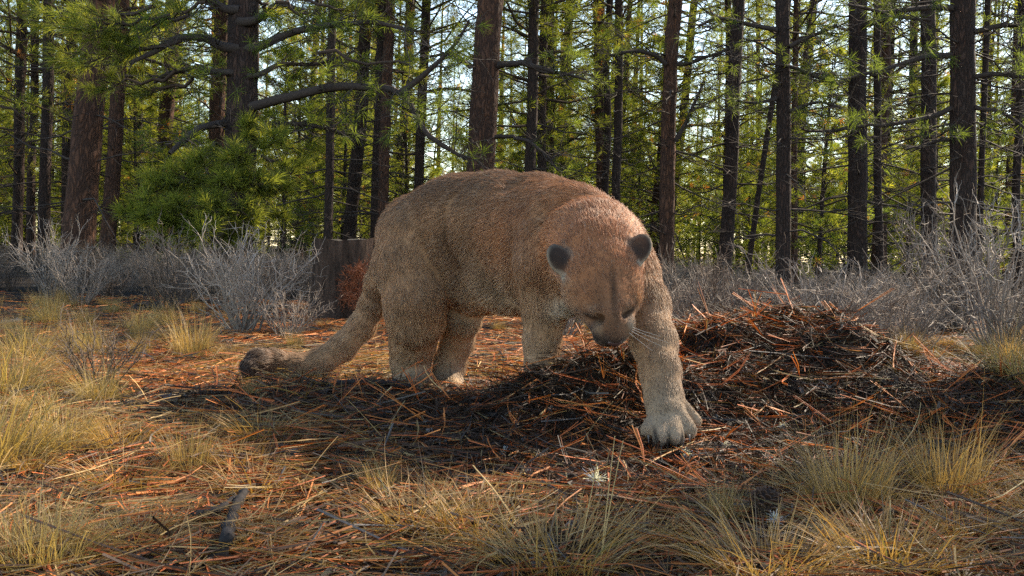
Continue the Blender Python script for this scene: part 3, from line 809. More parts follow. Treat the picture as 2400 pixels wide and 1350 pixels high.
def surface(prims, vox):
    lo = np.min([np.minimum(q['a'] - q['r1'], q['b'] - q['r2']) if q['t'] == 'c' else q['c'] - q['r'].max() for q in prims], 0) - .03
    hi = np.max([np.maximum(q['a'] + q['r1'], q['b'] + q['r2']) if q['t'] == 'c' else q['c'] + q['r'].max() for q in prims], 0) + .03
    B = 14
    nb = np.ceil((hi - lo) / (vox * B)).astype(int)
    A = np.full(nb * B, 1.0, np.float32)
    bc = np.stack(np.meshgrid(*[np.arange(n) for n in nb], indexing='ij'), -1).reshape(-1, 3)
    cen = lo + (bc + .5) * B * vox - vox * .5
    rad = B * vox * .87
    PD = np.stack([prim_d(q, cen) for q in prims], 1)
    off = np.stack(np.meshgrid(*[np.arange(B)] * 3, indexing='ij'), -1).reshape(-1, 3)
    Dc = sdf(cen, prims)
    for i in range(len(bc)):
        s = tuple(slice(bc[i, a] * B, bc[i, a] * B + B) for a in range(3))
        if Dc[i] > rad + .03: continue
        if Dc[i] < -rad - .05: A[s] = -1.0; continue
        sel = [q for q, dd in zip(prims, PD[i]) if dd < rad * 1.6 + .06]
        if not sel: continue
        p = lo + (bc[i] * B + off) * vox
        A[s] = sdf(p, sel).reshape(B, B, B)
    # surface nets
    ins = A < 0
    c = np.zeros(tuple(n - 1 for n in A.shape), np.int8)
    for dx in (0, 1):
        for dy in (0, 1):
            for dz in (0, 1):
                c += ins[dx:A.shape[0] - 1 + dx, dy:A.shape[1] - 1 + dy, dz:A.shape[2] - 1 + dz]
    act = np.argwhere((c > 0) & (c < 8))
    cid = np.full(c.shape, -1, np.int32); cid[tuple(act.T)] = np.arange(len(act))
    cor = [(x, y, z) for x in (0, 1) for y in (0, 1) for z in (0, 1)]
    vals = {k: A[act[:, 0] + k[0], act[:, 1] + k[1], act[:, 2] + k[2]] for k in cor}
    acc = np.zeros((len(act), 3)); cnt = np.zeros(len(act))
    for a in cor:
        for ax in range(3):
            if a[ax]: continue
            b = list(a); b[ax] = 1; b = tuple(b)
            va, vb = vals[a], vals[b]
            x = (va < 0) != (vb < 0)
            t = np.where(x, va / np.where(x, va - vb, 1), 0)
            pt = np.tile(np.array(a, float), (len(act), 1)); pt[:, ax] = t
            acc += pt * x[:, None]; cnt += x
    V = lo + (act + acc / np.maximum(cnt, 1)[:, None]) * vox
    Q = []
    for ax in range(3):
        u, v = (ax + 1) % 3, (ax + 2) % 3
        sa = [slice(None)] * 3; sb = [slice(None)] * 3
        sa[ax] = slice(0, -1); sb[ax] = slice(1, None)
        ia, ib = ins[tuple(sa)], ins[tuple(sb)]
        e = np.argwhere(ia != ib)
        e = e[(e[:, u] > 0) & (e[:, v] > 0) & (e[:, u] < A.shape[u] - 1) & (e[:, v] < A.shape[v] - 1)]
        fl = ia[tuple(e.T)]
        def cell(du, dv):
            w = e.copy(); w[:, u] += du; w[:, v] += dv
            return cid[tuple(w.T)]
        q = np.stack([cell(-1, -1), cell(0, -1), cell(0, 0), cell(-1, 0)], 1)
        q[~fl] = q[~fl][:, ::-1]
        Q.append(q)
    Q = np.concatenate(Q)
    return V, Q[(Q >= 0).all(1)]

def vnormals(V, Q):
    n = np.cross(V[Q[:, 2]] - V[Q[:, 0]], V[Q[:, 3]] - V[Q[:, 1]])
    N = np.zeros_like(V)
    for k in range(4): np.add.at(N, Q[:, k], n)
    return norm(N)

def relax(V, Q, it, lam=.5):
    E = np.concatenate([Q[:, [0, 1]], Q[:, [1, 2]], Q[:, [2, 3]], Q[:, [3, 0]]])
    deg = np.bincount(E.ravel(), minlength=len(V))[:, None]
    for _ in range(it):
        S = np.zeros_like(V)
        for a in range(3):
            S[:, a] = np.bincount(E[:, 0], V[E[:, 1], a], len(V)) + np.bincount(E[:, 1], V[E[:, 0], a], len(V))
        V = V + lam * (S / np.maximum(deg, 1) - V)
    return V

def make_cougar():
    global rng
    rng = np.random.default_rng(5)
    V, Q = surface(PRIMS, .0045)
    V = relax(V, Q, 3)
    N = vnormals(V, Q)
    # blend colour, flow and hair length from the nearest primitives
    Wt = np.zeros(len(V)); C = np.zeros((len(V), 3)); FL = np.zeros((len(V), 3)); HL = np.zeros(len(V))
    for q in PRIMS:
        if q.get('carve'): continue
        w = np.exp(-np.maximum(prim_d(q, V), -.02) / .010) * (1 if q['t'] == 'c' else 1.0)
        Wt += w; C += w[:, None] * q['col']; FL += w[:, None] * q['flow']; HL += w * q['hl']
    C /= Wt[:, None]; HL /= Wt; FL = norm(FL)
    # tone of the coat: darker spine, paler underside
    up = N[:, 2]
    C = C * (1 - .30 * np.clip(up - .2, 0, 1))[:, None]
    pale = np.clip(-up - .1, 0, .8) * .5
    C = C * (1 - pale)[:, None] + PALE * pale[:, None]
    mott = (.55 * vnoise(V * 28, 4) + .45 * vnoise(V * 70, 8))
    C = C * (.78 + .44 * mott)[:, None]
    def spot(px, py, d, rpx, col, amt=1.0, ex=(1, 1, 1)):
        c = P(px, py, d); r = rpx * d / F
        q = (V - c) @ np.stack([RT, UP, fw]).T / np.array(ex)
        w = amt * np.clip(1.4 - np.linalg.norm(q, axis=1) / r, 0, 1) ** .8
        w = np.clip(w, 0, 1)
        C[:] = C * (1 - w)[:, None] + np.asarray(col) * w[:, None]
    for k in range(7):
        t = k / 6
        spot(1376 + 45 * t, 740 + 13 * t, 2.06, 5, DARK * .5, 1.0, (1, 1, 4)); spot(1457 + 28 * t, 742 - 17 * t, 2.06, 5, DARK * .5, 1.0, (1, 1, 4))
    spot(1420, 765, 2.06, 9, DARK, .7, (.6, 2.0, 3)); spot(1455, 758, 2.06, 8, DARK, .7, (.6, 2.0, 3))
    spot(1428, 742, 2.06, 52, BACK * .85, .45, (1.2, .8, 3)); spot(1436, 770, 2.05, 34, BACK * .6, .5, (1.2, 1, 3))
    spot(1380, 690, 2.09, 9, BACK * .4, .6, (.5, 3, 3)); spot(1470, 672, 2.09, 9, BACK * .4, .6, (.5, 3, 3)); spot(1410, 560, 2.24, 70, RED * .9, .5, (1.1, .8, 3))
    spot(1420, 797, 2.06, 26, DARK * 1.2, .85, (1.4, .8, 3)); spot(1390, 775, 2.07, 13, DARK * 2, .6, (.8, 1.4, 3))
    spot(1350, 735, 2.1, 20, BACK * .7, .5, (1.2, .8, 3)); spot(1345, 765, 2.3, 26, DARK * 2, .4, (1.2, .8, 3))
    spot(1388, 722, 2.06, 10, PALE, .25, (1.3, .6, 3)); spot(1470, 714, 2.06, 10, PALE, .25, (1.2, .6, 3))
    spot(1403, 770, 2.06, 14, GREY, .5, (.7, 1.1, 3)); spot(1476, 757, 2.06, 13, PALE, .55, (.7, 1.1, 3)); spot(1438, 775, 2.04, 22, BACK * .7, .7, (.7, 1.5, 3))
    spot(1395, 792, 2.07, 14, DARK, .8, (.8, .8, 3)); spot(1440, 808, 2.04, 20, DARK, .9, (1.1, .7, 3))
    spot(1436, 690, 2.06, 17, BACK * .4, .9, (.5, 3.4, 3)); spot(1390, 800, 2.07, 12, DARK, .9, (1, 1, 3)); spot(1400, 700, 2.08, 22, BACK * .6, .5, (.8, 2, 3))
    spot(1415, 655, 2.1, 14, BACK * .4, .7, (.4, 2.4, 3)); spot(1452, 655, 2.1, 12, BACK * .4, .7, (.4, 2.4, 3))
    spot(1338, 660, 2.13, 16, PALE, .7, (1.5, .7, 2)); spot(1308, 640, 2.14, 10, PALE, .9, (1.4, .8, 2)); spot(1512, 622, 2.14, 10, PALE, .9, (.9, 1.2, 2))
    spot(1325, 612, 2.13, 22, DARK, .9, (1, 1.1, .6)); spot(1488, 592, 2.13, 22, DARK, .9, (1, 1.1, .6))
    for x, y in ((1535, 1022), (1566, 1030), (1598, 1020)): spot(x, y, 2.0, 9, DARK * .6, 1, (.5, 2.2, 4))  # shade in the gaps between the toes, painted dark
    spot(1567, 1040, 2.0, 30, DARK, .6, (1.6, .4, 4))
    spot(1065, 508, 2.72, 52, TAN * 1.25, .5, (1.4, .7, 2)); spot(1212, 560, 2.5, 38, BACK, .6, (.7, 3.2, 3)); spot(1082, 640, 2.78, 26, BACK, .6, (.7, 3.2, 3)); spot(1268, 520, 2.37, 22, TAN * 1.3, .5, (.7, 3.5, 2))  # painted muscle shading: lighter haunch and shoulder edges, dark hollow and flank fold
    spot(985, 640, 2.75, 55, TAN * 1.15, .4, (.8, 2, 2)); spot(1150, 690, 2.65, 50, GREY * 1.1, .4, (1.8, .7, 3))
    spot(1180, 420, 2.7, 60, BACK * .75, .55, (4, .6, 4)); spot(1000, 450, 2.9, 50, BACK * .8, .4, (2, .8, 4))
    spot(885, 700, 3.06, 30, DARK * 2.2, .6, (.6, 1.6, 2))
    spot(586, 866, 2.92, 34, DARK * 1.2, .9, (1, 1.5, 3)); spot(640, 850, 2.98, 40, BACK * .8, .5, (1.5, 1.2, 3))
    spot(1080, 760, 2.93, 50, GREY * .8, .5, (.7, 2, 2))
    for (c, s_, u_, w_, h_) in EARS:
        q = V - c
        x = q @ s_ / w_; y = q @ u_ / h_
        rr = np.sqrt(x * x + y * y)
        near = (np.abs(q @ fw) < .03) & (rr < 1.3)
        out = x * (-1 if c[0] < .2 else 1)
        e = np.clip((rr - .72) / .18, 0, 1) * near * np.clip(.22 + .75 * np.clip(out, 0, 1) + .6 * np.clip(-y, 0, 1), 0, 1)
        C = C * (1 - e)[:, None] + (PALE * .75)[None] * e[:, None]
    me = mesh_from('cougar', V, Q, None, C * .8)
    n = NT('cougar_skin')
    me.materials.append(n.end(n.bsdf(n.attr(), .9, spec=.1)))
    body = obj('cougar', me)
    tag(body, 'tawny cougar stepping over the needle mound with its head bowed', 'cougar')
    # ---- coat
    tri = np.concatenate([Q[:, [0, 1, 2]], Q[:, [0, 2, 3]]])
    ar = np.linalg.norm(np.cross(V[tri[:, 1]] - V[tri[:, 0]], V[tri[:, 2]] - V[tri[:, 0]]), axis=1)
    facing = np.clip(.55 + .9 * -(N[tri[:, 0]] @ norm(V.mean(0) - CAM)), .35, 1)
    hl_t = HL[tri[:, 0]]
    dens = ar * facing * np.where(hl_t < .009, 2.6, np.where(hl_t < .0135, 1.6, 1))
    NH = 340000
    ti = rng.choice(len(tri), NH, p=dens / dens.sum())
    b = rng.random((NH, 2)); f = b.sum(1) > 1; b[f] = 1 - b[f]
    w = np.stack([1 - b.sum(1), b[:, 0], b[:, 1]], 1)[:, :, None]
    tv = tri[ti]
    p = (V[tv] * w).sum(1); nn = norm((N[tv] * w).sum(1)); fl = (FL[tv] * w).sum(1); hl = (HL[tv] * w[:, :, 0]).sum(1) * .86; col = (C[tv] * w).sum(1)
    fl = norm(fl - nn * (fl * nn).sum(1, keepdims=True))
    side = np.cross(nn, fl)
    tw = (vnoise(p * 35, 50) - .5)[:, None] * .6 + (vnoise(p * 90, 51) - .5)[:, None] * .4
    tdir = norm(fl + side * tw + rng.normal(0, .12, (NH, 3)))
    lift = .14 + .14 * (vnoise(p * 60, 52) - .5)[:, None] + rng.normal(0, .06, (NH, 1))
    L = hl * rng.uniform(.65, 1.25, NH) * (.8 + .5 * vnoise(p * 45, 53))
    K = 5
    s = np.linspace(0, 1, K)[None, :, None]
    d0 = norm(nn * np.clip(lift, .07, .9) + tdir * .8)[:, None, :]
    pts = p[:, None, :] - nn[:, None, :] * .001 + L[:, None, None] * (s * d0 + s * s * .28 * (tdir - nn * .35)[:, None, :])
    cur = bpy.data.hair_curves.new('coat')
    cur.add_curves([K] * NH)
    cur.attributes['position'].data.foreach_set('vector', pts.astype(np.float32).ravel())
    if 'radius' not in cur.attributes: cur.attributes.new('radius', 'FLOAT', 'POINT')
    rad = np.broadcast_to(np.array([.00048, .00046, .0004, .0003, .0001])[None, :], (NH, K)) * rng.uniform(.75, 1.25, (NH, 1)) * np.where(hl < .009, .75, 1)[:, None]
    cur.attributes['radius'].data.foreach_set('value', rad.astype(np.float32).ravel())
    g = rng.uniform(.68, 1.32, NH)[:, None]
    tip = rng.random(NH)[:, None]
    col = col * g * (.74 + .52 * vnoise(p * 120, 57))[:, None]
    col = np.where(tip > .93, col * .6, np.where(tip < .07, col * .6 + PALE * .4, col))
    cc = np.ones((NH, 4), np.float32); cc[:, :3] = np.clip(col, .004, .9)
    at = cur.attributes.new('furcol', 'FLOAT_COLOR', 'CURVE')
    at.data.foreach_set('color', cc.ravel())
    n = NT('cougar_coat')
    fc = n.attr('furcol')
    tr = n.n('ShaderNodeBsdfTranslucent'); n.put(tr.inputs[0], fc)
    ms = n.n('ShaderNodeMixShader'); ms.inputs[0].default_value = .18
    n.put(ms.inputs[1], n.bsdf(fc, .55, spec=.3).outputs[0]); n.put(ms.inputs[2], tr.outputs[0])
    cur.materials.append(n.end(ms))
    obj('coat', cur, body)
    # ---- nose, whiskers, claws
    mb = MB()
    u = np.linspace(0, math.pi, 9); v = np.linspace(0, 2 * math.pi, 13)[:-1]
    U, Vv = np.meshgrid(u, v, indexing='ij')
    S = np.stack([np.sin(U) * np.cos(Vv), np.sin(U) * np.sin(Vv), np.cos(U)], -1).reshape(-1, 3)
    S[:, 0] *= 1 - .35 * np.clip(S[:, 1], 0, 1)
    idx = np.arange(9 * 12).reshape(9, 12); nx = np.roll(idx, -1, 1)
    q = np.stack([idx[:-1], nx[:-1], nx[1:], idx[1:]], -1).reshape(-1, 4)
    mb.add(P(1441, 803, 2.03) + S[:, :1] * hx * m(17) + S[:, 1:2] * hd * m(10) + S[:, 2:] * hz * m(10), q, None, (.05, .025, .022))
    n = NT('nose_leather'); nm = n.end(n.bsdf(n.attr(), .4, n.bump(n.noise(n.coord(), 300), .4, .001), .4))
    obj('nose', mb.mesh('nose', nm), body)
    wm = NT('whisker'); wmat = wm.end(wm.bsdf(rgb((.5, .47, .42)), .5))
    for (a, bb) in (((1474, 768, 2.045), (1566, 803, 2.0)), ((1474, 772, 2.045), (1552, 812, 1.99)), ((1476, 764, 2.045), (1548, 788, 2.0)),
                    ((1472, 777, 2.045), (1530, 822, 1.98))):
        A, Bp = P(*a), P(*bb)
        t = np.linspace(0, 1, 6)[:, None]
        path = A + (Bp - A) * t + np.array([0, 0, -.006]) * (t * (t - 1) * -1)
        Vt, qt = tubes(path[None], np.linspace(.00042, .00012, 6)[None], 4)
        me = mesh_from('whisker', Vt, qt); me.materials.append(wmat)
        obj('whisker', me, body)
    cm = NT('claw_horn'); cmat = cm.end(cm.bsdf(rgb((.10, .085, .07)), .4))
    for x, y in ((1519, 1022), (1549, 1042), (1584, 1041), (1615, 1020)):
        A = P(x, y, 1.995)
        t = np.linspace(0, 1, 5)[:, None]
        path = A + t * np.array([0, -.012, -.002]) + t * t * np.array([0, 0, -.010])
        Vt, qt = tubes(path[None], np.linspace(.0028, .0004, 5)[None], 5)
        me = mesh_from('claw', Vt, qt); me.materials.append(cmat)
        obj('claw', me, body)
    return body
make_cougar()
print('cougar', round(time.time() - T0, 1))
# ------------------------------------------------------------------ stump, shrubs, grass, litter
def make_stump():
    d = 5.75
    base = P(803, 742, d); base[2] = float(zg(base[0], base[1]))
    s = empty('tree_stump', base, 'dark flat topped tree stump behind the cougar tail', 'tree stump')
    R = .165; H = .46
    r = np.random.default_rng(2)
    sides, rings = 40, 14
    ang = np.arange(sides) / sides * 2 * math.pi
    zz = np.linspace(-.05, H, rings)
    Rr = np.empty((rings, sides))
    for i, z in enumerate(zz):
        p = np.stack([np.cos(ang) * 3, np.sin(ang) * 3, np.full(sides, z * 1.2)], -1)
        Rr[i] = R * (1 + .22 * (vnoise(p, 4) - .5) + .13 * (vnoise(p * 4.5 * np.array([1, 1, .15]), 5) - .5) + .06 * (vnoise(p * 11 * np.array([1, 1, .3]), 6) - .5)) + .03 * math.exp(-max(z, 0) / .08)
    top = H + .055 * (vnoise(np.stack([np.cos(ang) * 1.6, np.sin(ang) * 1.6, 0 * ang], -1), 8) - .5)
    Z = np.broadcast_to(zz[:, None], Rr.shape).copy(); Z[-1] = top
    V = np.stack([Rr * np.cos(ang), Rr * np.sin(ang), Z], -1).reshape(-1, 3)
    idx = np.arange(rings * sides).reshape(rings, sides); nx = np.roll(idx, -1, 1)
    q = np.stack([idx[:-1], nx[:-1], nx[1:], idx[1:]], -1).reshape(-1, 4)
    mb = MB(); mb.add(V, q, None, (.062, .044, .035))
    n = NT('stump_bark'); co = n.coord(1, 'Object', (1, 1, .22))
    f = n.noise(co, 34, 5, .7)
    col = n.mix(1.0, n.attr(), n.ramp(f, [(.3, (.3, .3, .3)), (.7, (1.6, 1.4, 1.25))]), 'MULTIPLY')
    obj('bark', mb.mesh('bark', n.end(n.bsdf(col, .95, n.bump(f, 1, .03), .1))), s)
    # cut face
    rr = np.linspace(0, .97, 7)[:, None]
    Vc = np.stack([rr * Rr[-1] * np.cos(ang), rr * Rr[-1] * np.sin(ang), (H - .014 + .055 * (vnoise(np.stack([rr * np.cos(ang) * 1.6, rr * np.sin(ang) * 1.6, 0 * rr * ang], -1).reshape(-1, 3), 8).reshape(7, sides) - .5))], -1).reshape(-1, 3)
    idx = np.arange(7 * sides).reshape(7, sides); nx = np.roll(idx, -1, 1)
    q = np.stack([idx[:-1], idx[1:], nx[1:], nx[:-1]], -1).reshape(-1, 4)
    mb = MB(); mb.add(Vc, q, None, (.13, .10, .07)); obj('cut_top', mb.mesh('cut_top', M['wood']), s)
make_stump()

def shrub_mesh(seed, h, w, n=70, fine=1.0, col=(.21, .19, .185)):
    r = np.random.default_rng(seed)
    a = r.uniform(0, 6.28, n); lean = r.uniform(.05, 1.0, n) ** .8
    L = h * r.uniform(.6, 1.08, n)
    st = np.stack([np.cos(a) * .05 * w, np.sin(a) * .05 * w, np.full(n, -.02)], -1) * r.uniform(.2, 1.6, (n, 1))
    K = 7; t = np.linspace(0, 1, K)[None, :, None]
    out = np.stack([np.cos(a) * w * .5 * lean, np.sin(a) * w * .5 * lean, L], -1)[:, None, :]
    main = st[:, None, :] + out * np.concatenate([t, t, t ** .9], -1)
    wob = np.cumsum(r.normal(0, 1, (n, K, 3)), 1) * .028 * h; wob[:, 0] = 0
    main = main + wob
    mb = MB()
    V, q = tubes(main, (.0056 * h / .5) * np.linspace(1, .22, K)[None].repeat(n, 0) * r.uniform(.5, 1.3, (n, 1)), 4)
    C = np.array(col)
    mb.add(V, q, None, np.repeat(C * r.uniform(.45, 1.0, (n, 1)), K * 4, 0))
    def sub(par, num, lo, ln, rad, tint):
        Kp = par.shape[1]
        ti = np.repeat(np.arange(len(par)), num); m_ = len(ti)
        u = r.uniform(lo, 1, m_) * (Kp - 1); i0 = np.minimum(u.astype(int), Kp - 2); f = (u - i0)[:, None]
        b0 = par[ti, i0] * (1 - f) + par[ti, i0 + 1] * f
        pd = norm(par[ti, i0 + 1] - par[ti, i0])
        dv = norm(pd * .8 + r.normal(0, .55, (m_, 3)) + np.array([0, 0, .25]))
        l_ = ln * h * r.uniform(.4, 1.2, (m_, 1, 1))
        tt = np.linspace(0, 1, 5)[None, :, None]
        p = b0[:, None] + dv[:, None] * l_ * tt
        wb = np.cumsum(r.normal(0, 1, (m_, 5, 3)), 1) * .05 * l_; wb[:, 0] = 0
        p = p + wb
        V, q = tubes(p, rad * np.linspace(1, .3, 5)[None].repeat(m_, 0), 3)
        mb.add(V, q, None, np.repeat(np.asarray(tint) * r.uniform(.55, 1.25, (m_, 1)), 15, 0))
        return p
    s1 = sub(main, int(5 * fine), .2, .34, .0026 * h / .5, C * 1.05)
    sub(s1, 2, .2, .17, .0017 * h / .5, C * 1.2)
    return mb.mesh('shrub', M['twig'])

SHR = [shrub_mesh(500 + i, .46, .62, 30, 1, c) for i, c in enumerate(((.175, .132, .10), (.13, .09, .064), (.23, .18, .142), (.10, .07, .05)))]
SHR_BIG = [shrub_mesh(520 + i, .8, .95, 36, 1.1, c) for i, c in enumerate(((.27, .22, .18), (.15, .112, .085)))]
def put_shrub(me, x, y, s, label, group, seed):
    o = obj('shrub', me, None, (x, y, float(zg(x, y)) - .01))
    r = np.random.default_rng(seed)
    o.rotation_euler = (0, 0, r.uniform(0, 6.28)); o.scale = (s * r.uniform(.9, 1.25), s * r.uniform(.9, 1.25), s)
    tag(o, label, 'shrub', group)
    return o
# shrubs one can point to: mesh, pixel x and y of its foot, scale, label
for i, (me, px, py, s, lab) in enumerate((
    (SHR_BIG[0], 570, 778, .56, 'wide grey leafless shrub in front of the stump'),
    (SHR[2], 672, 790, .50, 'small grey shrub with pale twigs at the foot of the stump'),
    (SHR_BIG[1], 420, 715, .62, 'dark twiggy shrub left of the wide grey one by the stump'),
    (SHR_BIG[0], 2345, 820, .85, 'big pale grey shrub at the right border with upright twigs'),
    (SHR_BIG[1], 2235, 775, .95, 'tall brownish shrub with one long bare twig before the thickest right trunk'),
    (SHR[3], 235, 915, .42, 'small bare dark bush among the grass left of the cougar tail'),
    (SHR_BIG[0], 120, 700, .6, 'grey shrub by the dry grass at the left border'),
    (SHR[2], 1945, 705, .95, 'grey shrub right behind the mound crest'),
    (SHR[0], 2080, 750, .9, 'grey shrub behind the charred log on the mound'),
    (SHR[1], 1530, 600, .8, 'tangled shrub behind the cougar right ear'),
    (SHR[1], 1640, 672, 1.0, 'pinkish grey shrub between the cougar and the black trunk'))):
    g = G(px, py)[0] if py > 600 + 60 else None
    if px in (1945, 2080, 1640, 1530):
        d = {1945: 4.6, 2080: 4.4, 1640: 5.2, 1530: 7.5}[px]
        w = P(px, 640, d); g = np.array([w[0], w[1], 0])
    put_shrub(me, g[0], g[1], s, lab, 'shrubs round the clearing', 600 + i)
def shrub_field():
    r = np.random.default_rng(23); pts = []
    n = 0; tries = 0
    while n < 215 and tries < 9000:
        tries += 1
        d = r.uniform(4.7, 15.5) if r.random() < .75 else r.uniform(4.7, 8.5)
        x = r.uniform(-.86, .86) * d
        pxx = 1200 + x / d * F
        if pxx < 1180 and d < 6.1: continue
        if pxx < 330 and d < 5.6: continue
        if 660 < pxx < 930 and d < 6.9: continue
        if 1250 > pxx > 920 and d < 7: continue
        if any((x - a) ** 2 + (d - b) ** 2 < .36 ** 2 for a, b in pts): continue
        if any((x - a) ** 2 + (d - b) ** 2 < .3 ** 2 for a, b in TREES[:26]): continue
        pts.append((x, d)); n += 1
        j = r.integers(0, 4)
        put_shrub(SHR[j], x, d, r.uniform(.52, .88), ('front row ' if d < 6.5 else 'middle ' if d < 10 else 'farthest ') + ('grey', 'brownish', 'pale', 'dark')[j] + ' shrub ' + where(x, d), 'shrubs of the thicket', 700 + n)
shrub_field()

# small reddish dead sapling beside the stump
def dead_sapling():
    b = P(838, 730, 5.5); b[2] = float(zg(b[0], b[1]))
    s = empty('dead_sapling', b, 'little rust red dead pine seedling leaning on the stump', 'dead seedling')
    r = np.random.default_rng(6)
    H = .30
    mb = MB(); path = np.array([[0, 0, -.02], [.01, 0, .1], [.0, .01, .2], [.01, 0, H]])
    V, q = tubes(path[None], np.array([[.007, .006, .005, .003]]), 5); mb.add(V, q, None, (.11, .06, .04))
    n = 34; z = r.uniform(.04, H, n); a = r.uniform(0, 6.28, n)
    tp = branch_paths(np.stack([0 * z, 0 * z, z], -1), a, r.uniform(.05, .13, n), r.normal(.3, .3, n), r.normal(0, .2, n), 4, r)
    V, q = tubes(tp, np.full((n, 4), .002), 3); mb.add(V, q, None, (.13, .065, .04))
    obj('stem', mb.mesh('stem', M['limb']), s)
    c = tp[:, 3]; V, q = tuft_arrays(np.concatenate([c, tp[:, 2]]), np.concatenate([norm(tp[:, 3] - tp[:, 2])] * 2), 18, .055, .004, .8, r)
    mb = MB(); mb.add(V, q, None, (.20, .065, .03)); obj('needles', mb.mesh('needles', M['litter'], smooth=False), s)
dead_sapling()

# ---- bunch grass
def blades(base, az, tilt, L, curl, width, K, r):
    """arching blades -> paths, widths, side"""
    t = np.linspace(0, 1, K)[None, :]
    ang = tilt[:, None] + curl[:, None] * t            # from vertical
    ds = L[:, None] / (K - 1)
    h = np.cumsum(np.concatenate([np.zeros((len(L), 1)), np.sin(ang[:, :-1]) * ds], 1), 1)
    v = np.cumsum(np.concatenate([np.zeros((len(L), 1)), np.cos(ang[:, :-1]) * ds], 1), 1)
    swing = az[:, None] + r.normal(0, .15, (len(L), 1)) * t
    p = np.stack([base[:, 0:1] + h * np.cos(swing), base[:, 1:2] + h * np.sin(swing), base[:, 2:3] + v], -1)
    w = width[:, None] * np.array([.8, 1, .85, .6, .15, .1])[None, np.linspace(0, 5, K).round().astype(int)]
    side = np.stack([-np.sin(az), np.cos(az), r.normal(0, .5, len(L))], -1)
    return p, w, side

def clump_mesh(seed, h, n=420, rad=.06, spread=1.0, wdt=.0016, c0=(.25, .155, .06), c1=(.37, .26, .12), lean=(0, 0), curl=1.0):
    r = np.random.default_rng(seed)
    a = r.uniform(0, 6.28, n); q_ = np.sqrt(r.random(n)) * rad
    base = np.stack([np.cos(a) * q_, np.sin(a) * q_, np.full(n, -.012)], -1)
    az = a + r.normal(0, .6, n)
    tilt = np.abs(r.normal(.22, .30, n)) * min(spread, 1.6) + max(0, spread - 1.6) * .62
    L = h * r.uniform(.35, 1.25, n) * np.where(r.random(n) < .1, 1.3, 1)
    cu = np.abs(r.normal(.7, .5, n)) * curl
    p, w, s = blades(base, az, tilt, L, cu, wdt * r.uniform(.6, 1.3, n), 6, r)
    hz = (p[..., 2] / h).clip(0, 1.5)
    p[..., 0] += lean[0] * hz ** 1.5 * h; p[..., 1] += lean[1] * hz ** 1.5 * h
    V, q = ribbons(p, w, s)
    g = r.random((n, 1)); col = np.array(c0) * (1 - g) + np.array(c1) * g
    old = r.random(n) < .18; col[old] = np.array((.17, .12, .075))
    grn = r.random(n) < .05; col[grn] = np.array((.17, .15, .06))
    mb = MB(); mb.add(V, q, None, np.repeat(col, 12, 0))
    return mb.mesh('grass_clump', M['grass'])

CL_GOLD = [clump_mesh(800 + i, .16, 520, .055, .9, .0015) for i in range(3)]
CL_FLAT = [clump_mesh(810 + i, .115, 760, .05, 2.35, .0017, (.29, .155, .05), (.44, .275, .11), curl=1.1) for i in range(3)]
CL_GREEN = [clump_mesh(820 + i, .21, 560, .08, 1.6, .0021, (.25, .17, .06), (.39, .28, .125), curl=1.4, lean=(.25, -.1)) for i in range(2)]
CL_TALL = [clump_mesh(830 + i, .17, 760, .06, 1.45, .0017, (.27, .155, .055), (.42, .275, .12), curl=1.15) for i in range(2)]
def put_clump(me, x, y, s, rz, label, group):
    o = obj('grass_clump', me, None, (x, y, float(zg(x, y))))
    o.rotation_euler = (0, 0, rz); o.scale = (s, s, s)
    tag(o, label, 'grass clump', group)
for i, (me, px, py, s, rz, lab) in enumerate((
    (CL_GOLD[0], 450, 838, 1.25, 0, 'rounded golden grass clump left of the cougar tail tip'),
    (CL_GOLD[1], 330, 800, .8, 1, 'short golden tuft behind the rounded golden grass clump'),
    (CL_TALL[0], 1985, 1195, 1.0, 0, 'full upright bunchgrass clump at the lower right below the mound'),
    (CL_TALL[1], 2220, 1170, 1.0, 2, 'upright bunchgrass clump right of the full clump at the lower right'),
    (CL_FLAT[0], 1130, 1255, 1.15, 0, 'flattened golden grass clump in front of the cougar'),
    (CL_FLAT[1], 985, 1240, 1.1, 2, 'flattened grass clump fanning left of the middle foreground clump'),
    (CL_FLAT[2], 1310, 1335, 1.3, 4, 'flattened grass clump at the bottom border below the cougar paw'),
    (CL_FLAT[0], 2080, 1330, 1.3, 1, 'straw grass clump at the bottom border in the right corner'),
    (CL_FLAT[1], 1800, 1345, 1.2, 3.1, 'straw grass clump at the bottom border right of centre'),
    (CL_GREEN[0], 10, 930, 1.0, 0, 'tall greenish grass clump leaning in from the left border'),
    (CL_GREEN[1], -20, 1090, 1.0, .3, 'large arching greenish clump in the lower left'),
    (CL_GREEN[0], 150, 1060, .65, 1.2, 'greenish clump spilling right beside the large arching one'),
    (CL_GREEN[1], 110, 1340, .6, 2, 'pale green clump in the bottom left corner'),
    (CL_FLAT[2], 300, 1290, .8, .5, 'dry flattened clump right of the bottom left corner'),
    (CL_GOLD[2], 890, 1160, .42, 0, 'tiny pale straw tuft in the needles before the hind paws'),
    (CL_GOLD[1], 440, 1110, .7, 0, 'orange brown tuft in the middle of the left needle bed'),
    (CL_GOLD[0], 1690, 1225, .5, 4, 'small straw tuft left of the pine cone'),
    (CL_GOLD[2], 590, 930, .32, 1, 'straw tuft under the cougar tail tip'),
    (CL_GREEN[0], 2390, 900, .8, 2, 'pale grass clump beyond the right end of the mound'))):
    g = G(px, py)[0]
    put_clump(me, g[0], g[1], s, rz, lab, 'grass clumps of the clearing')
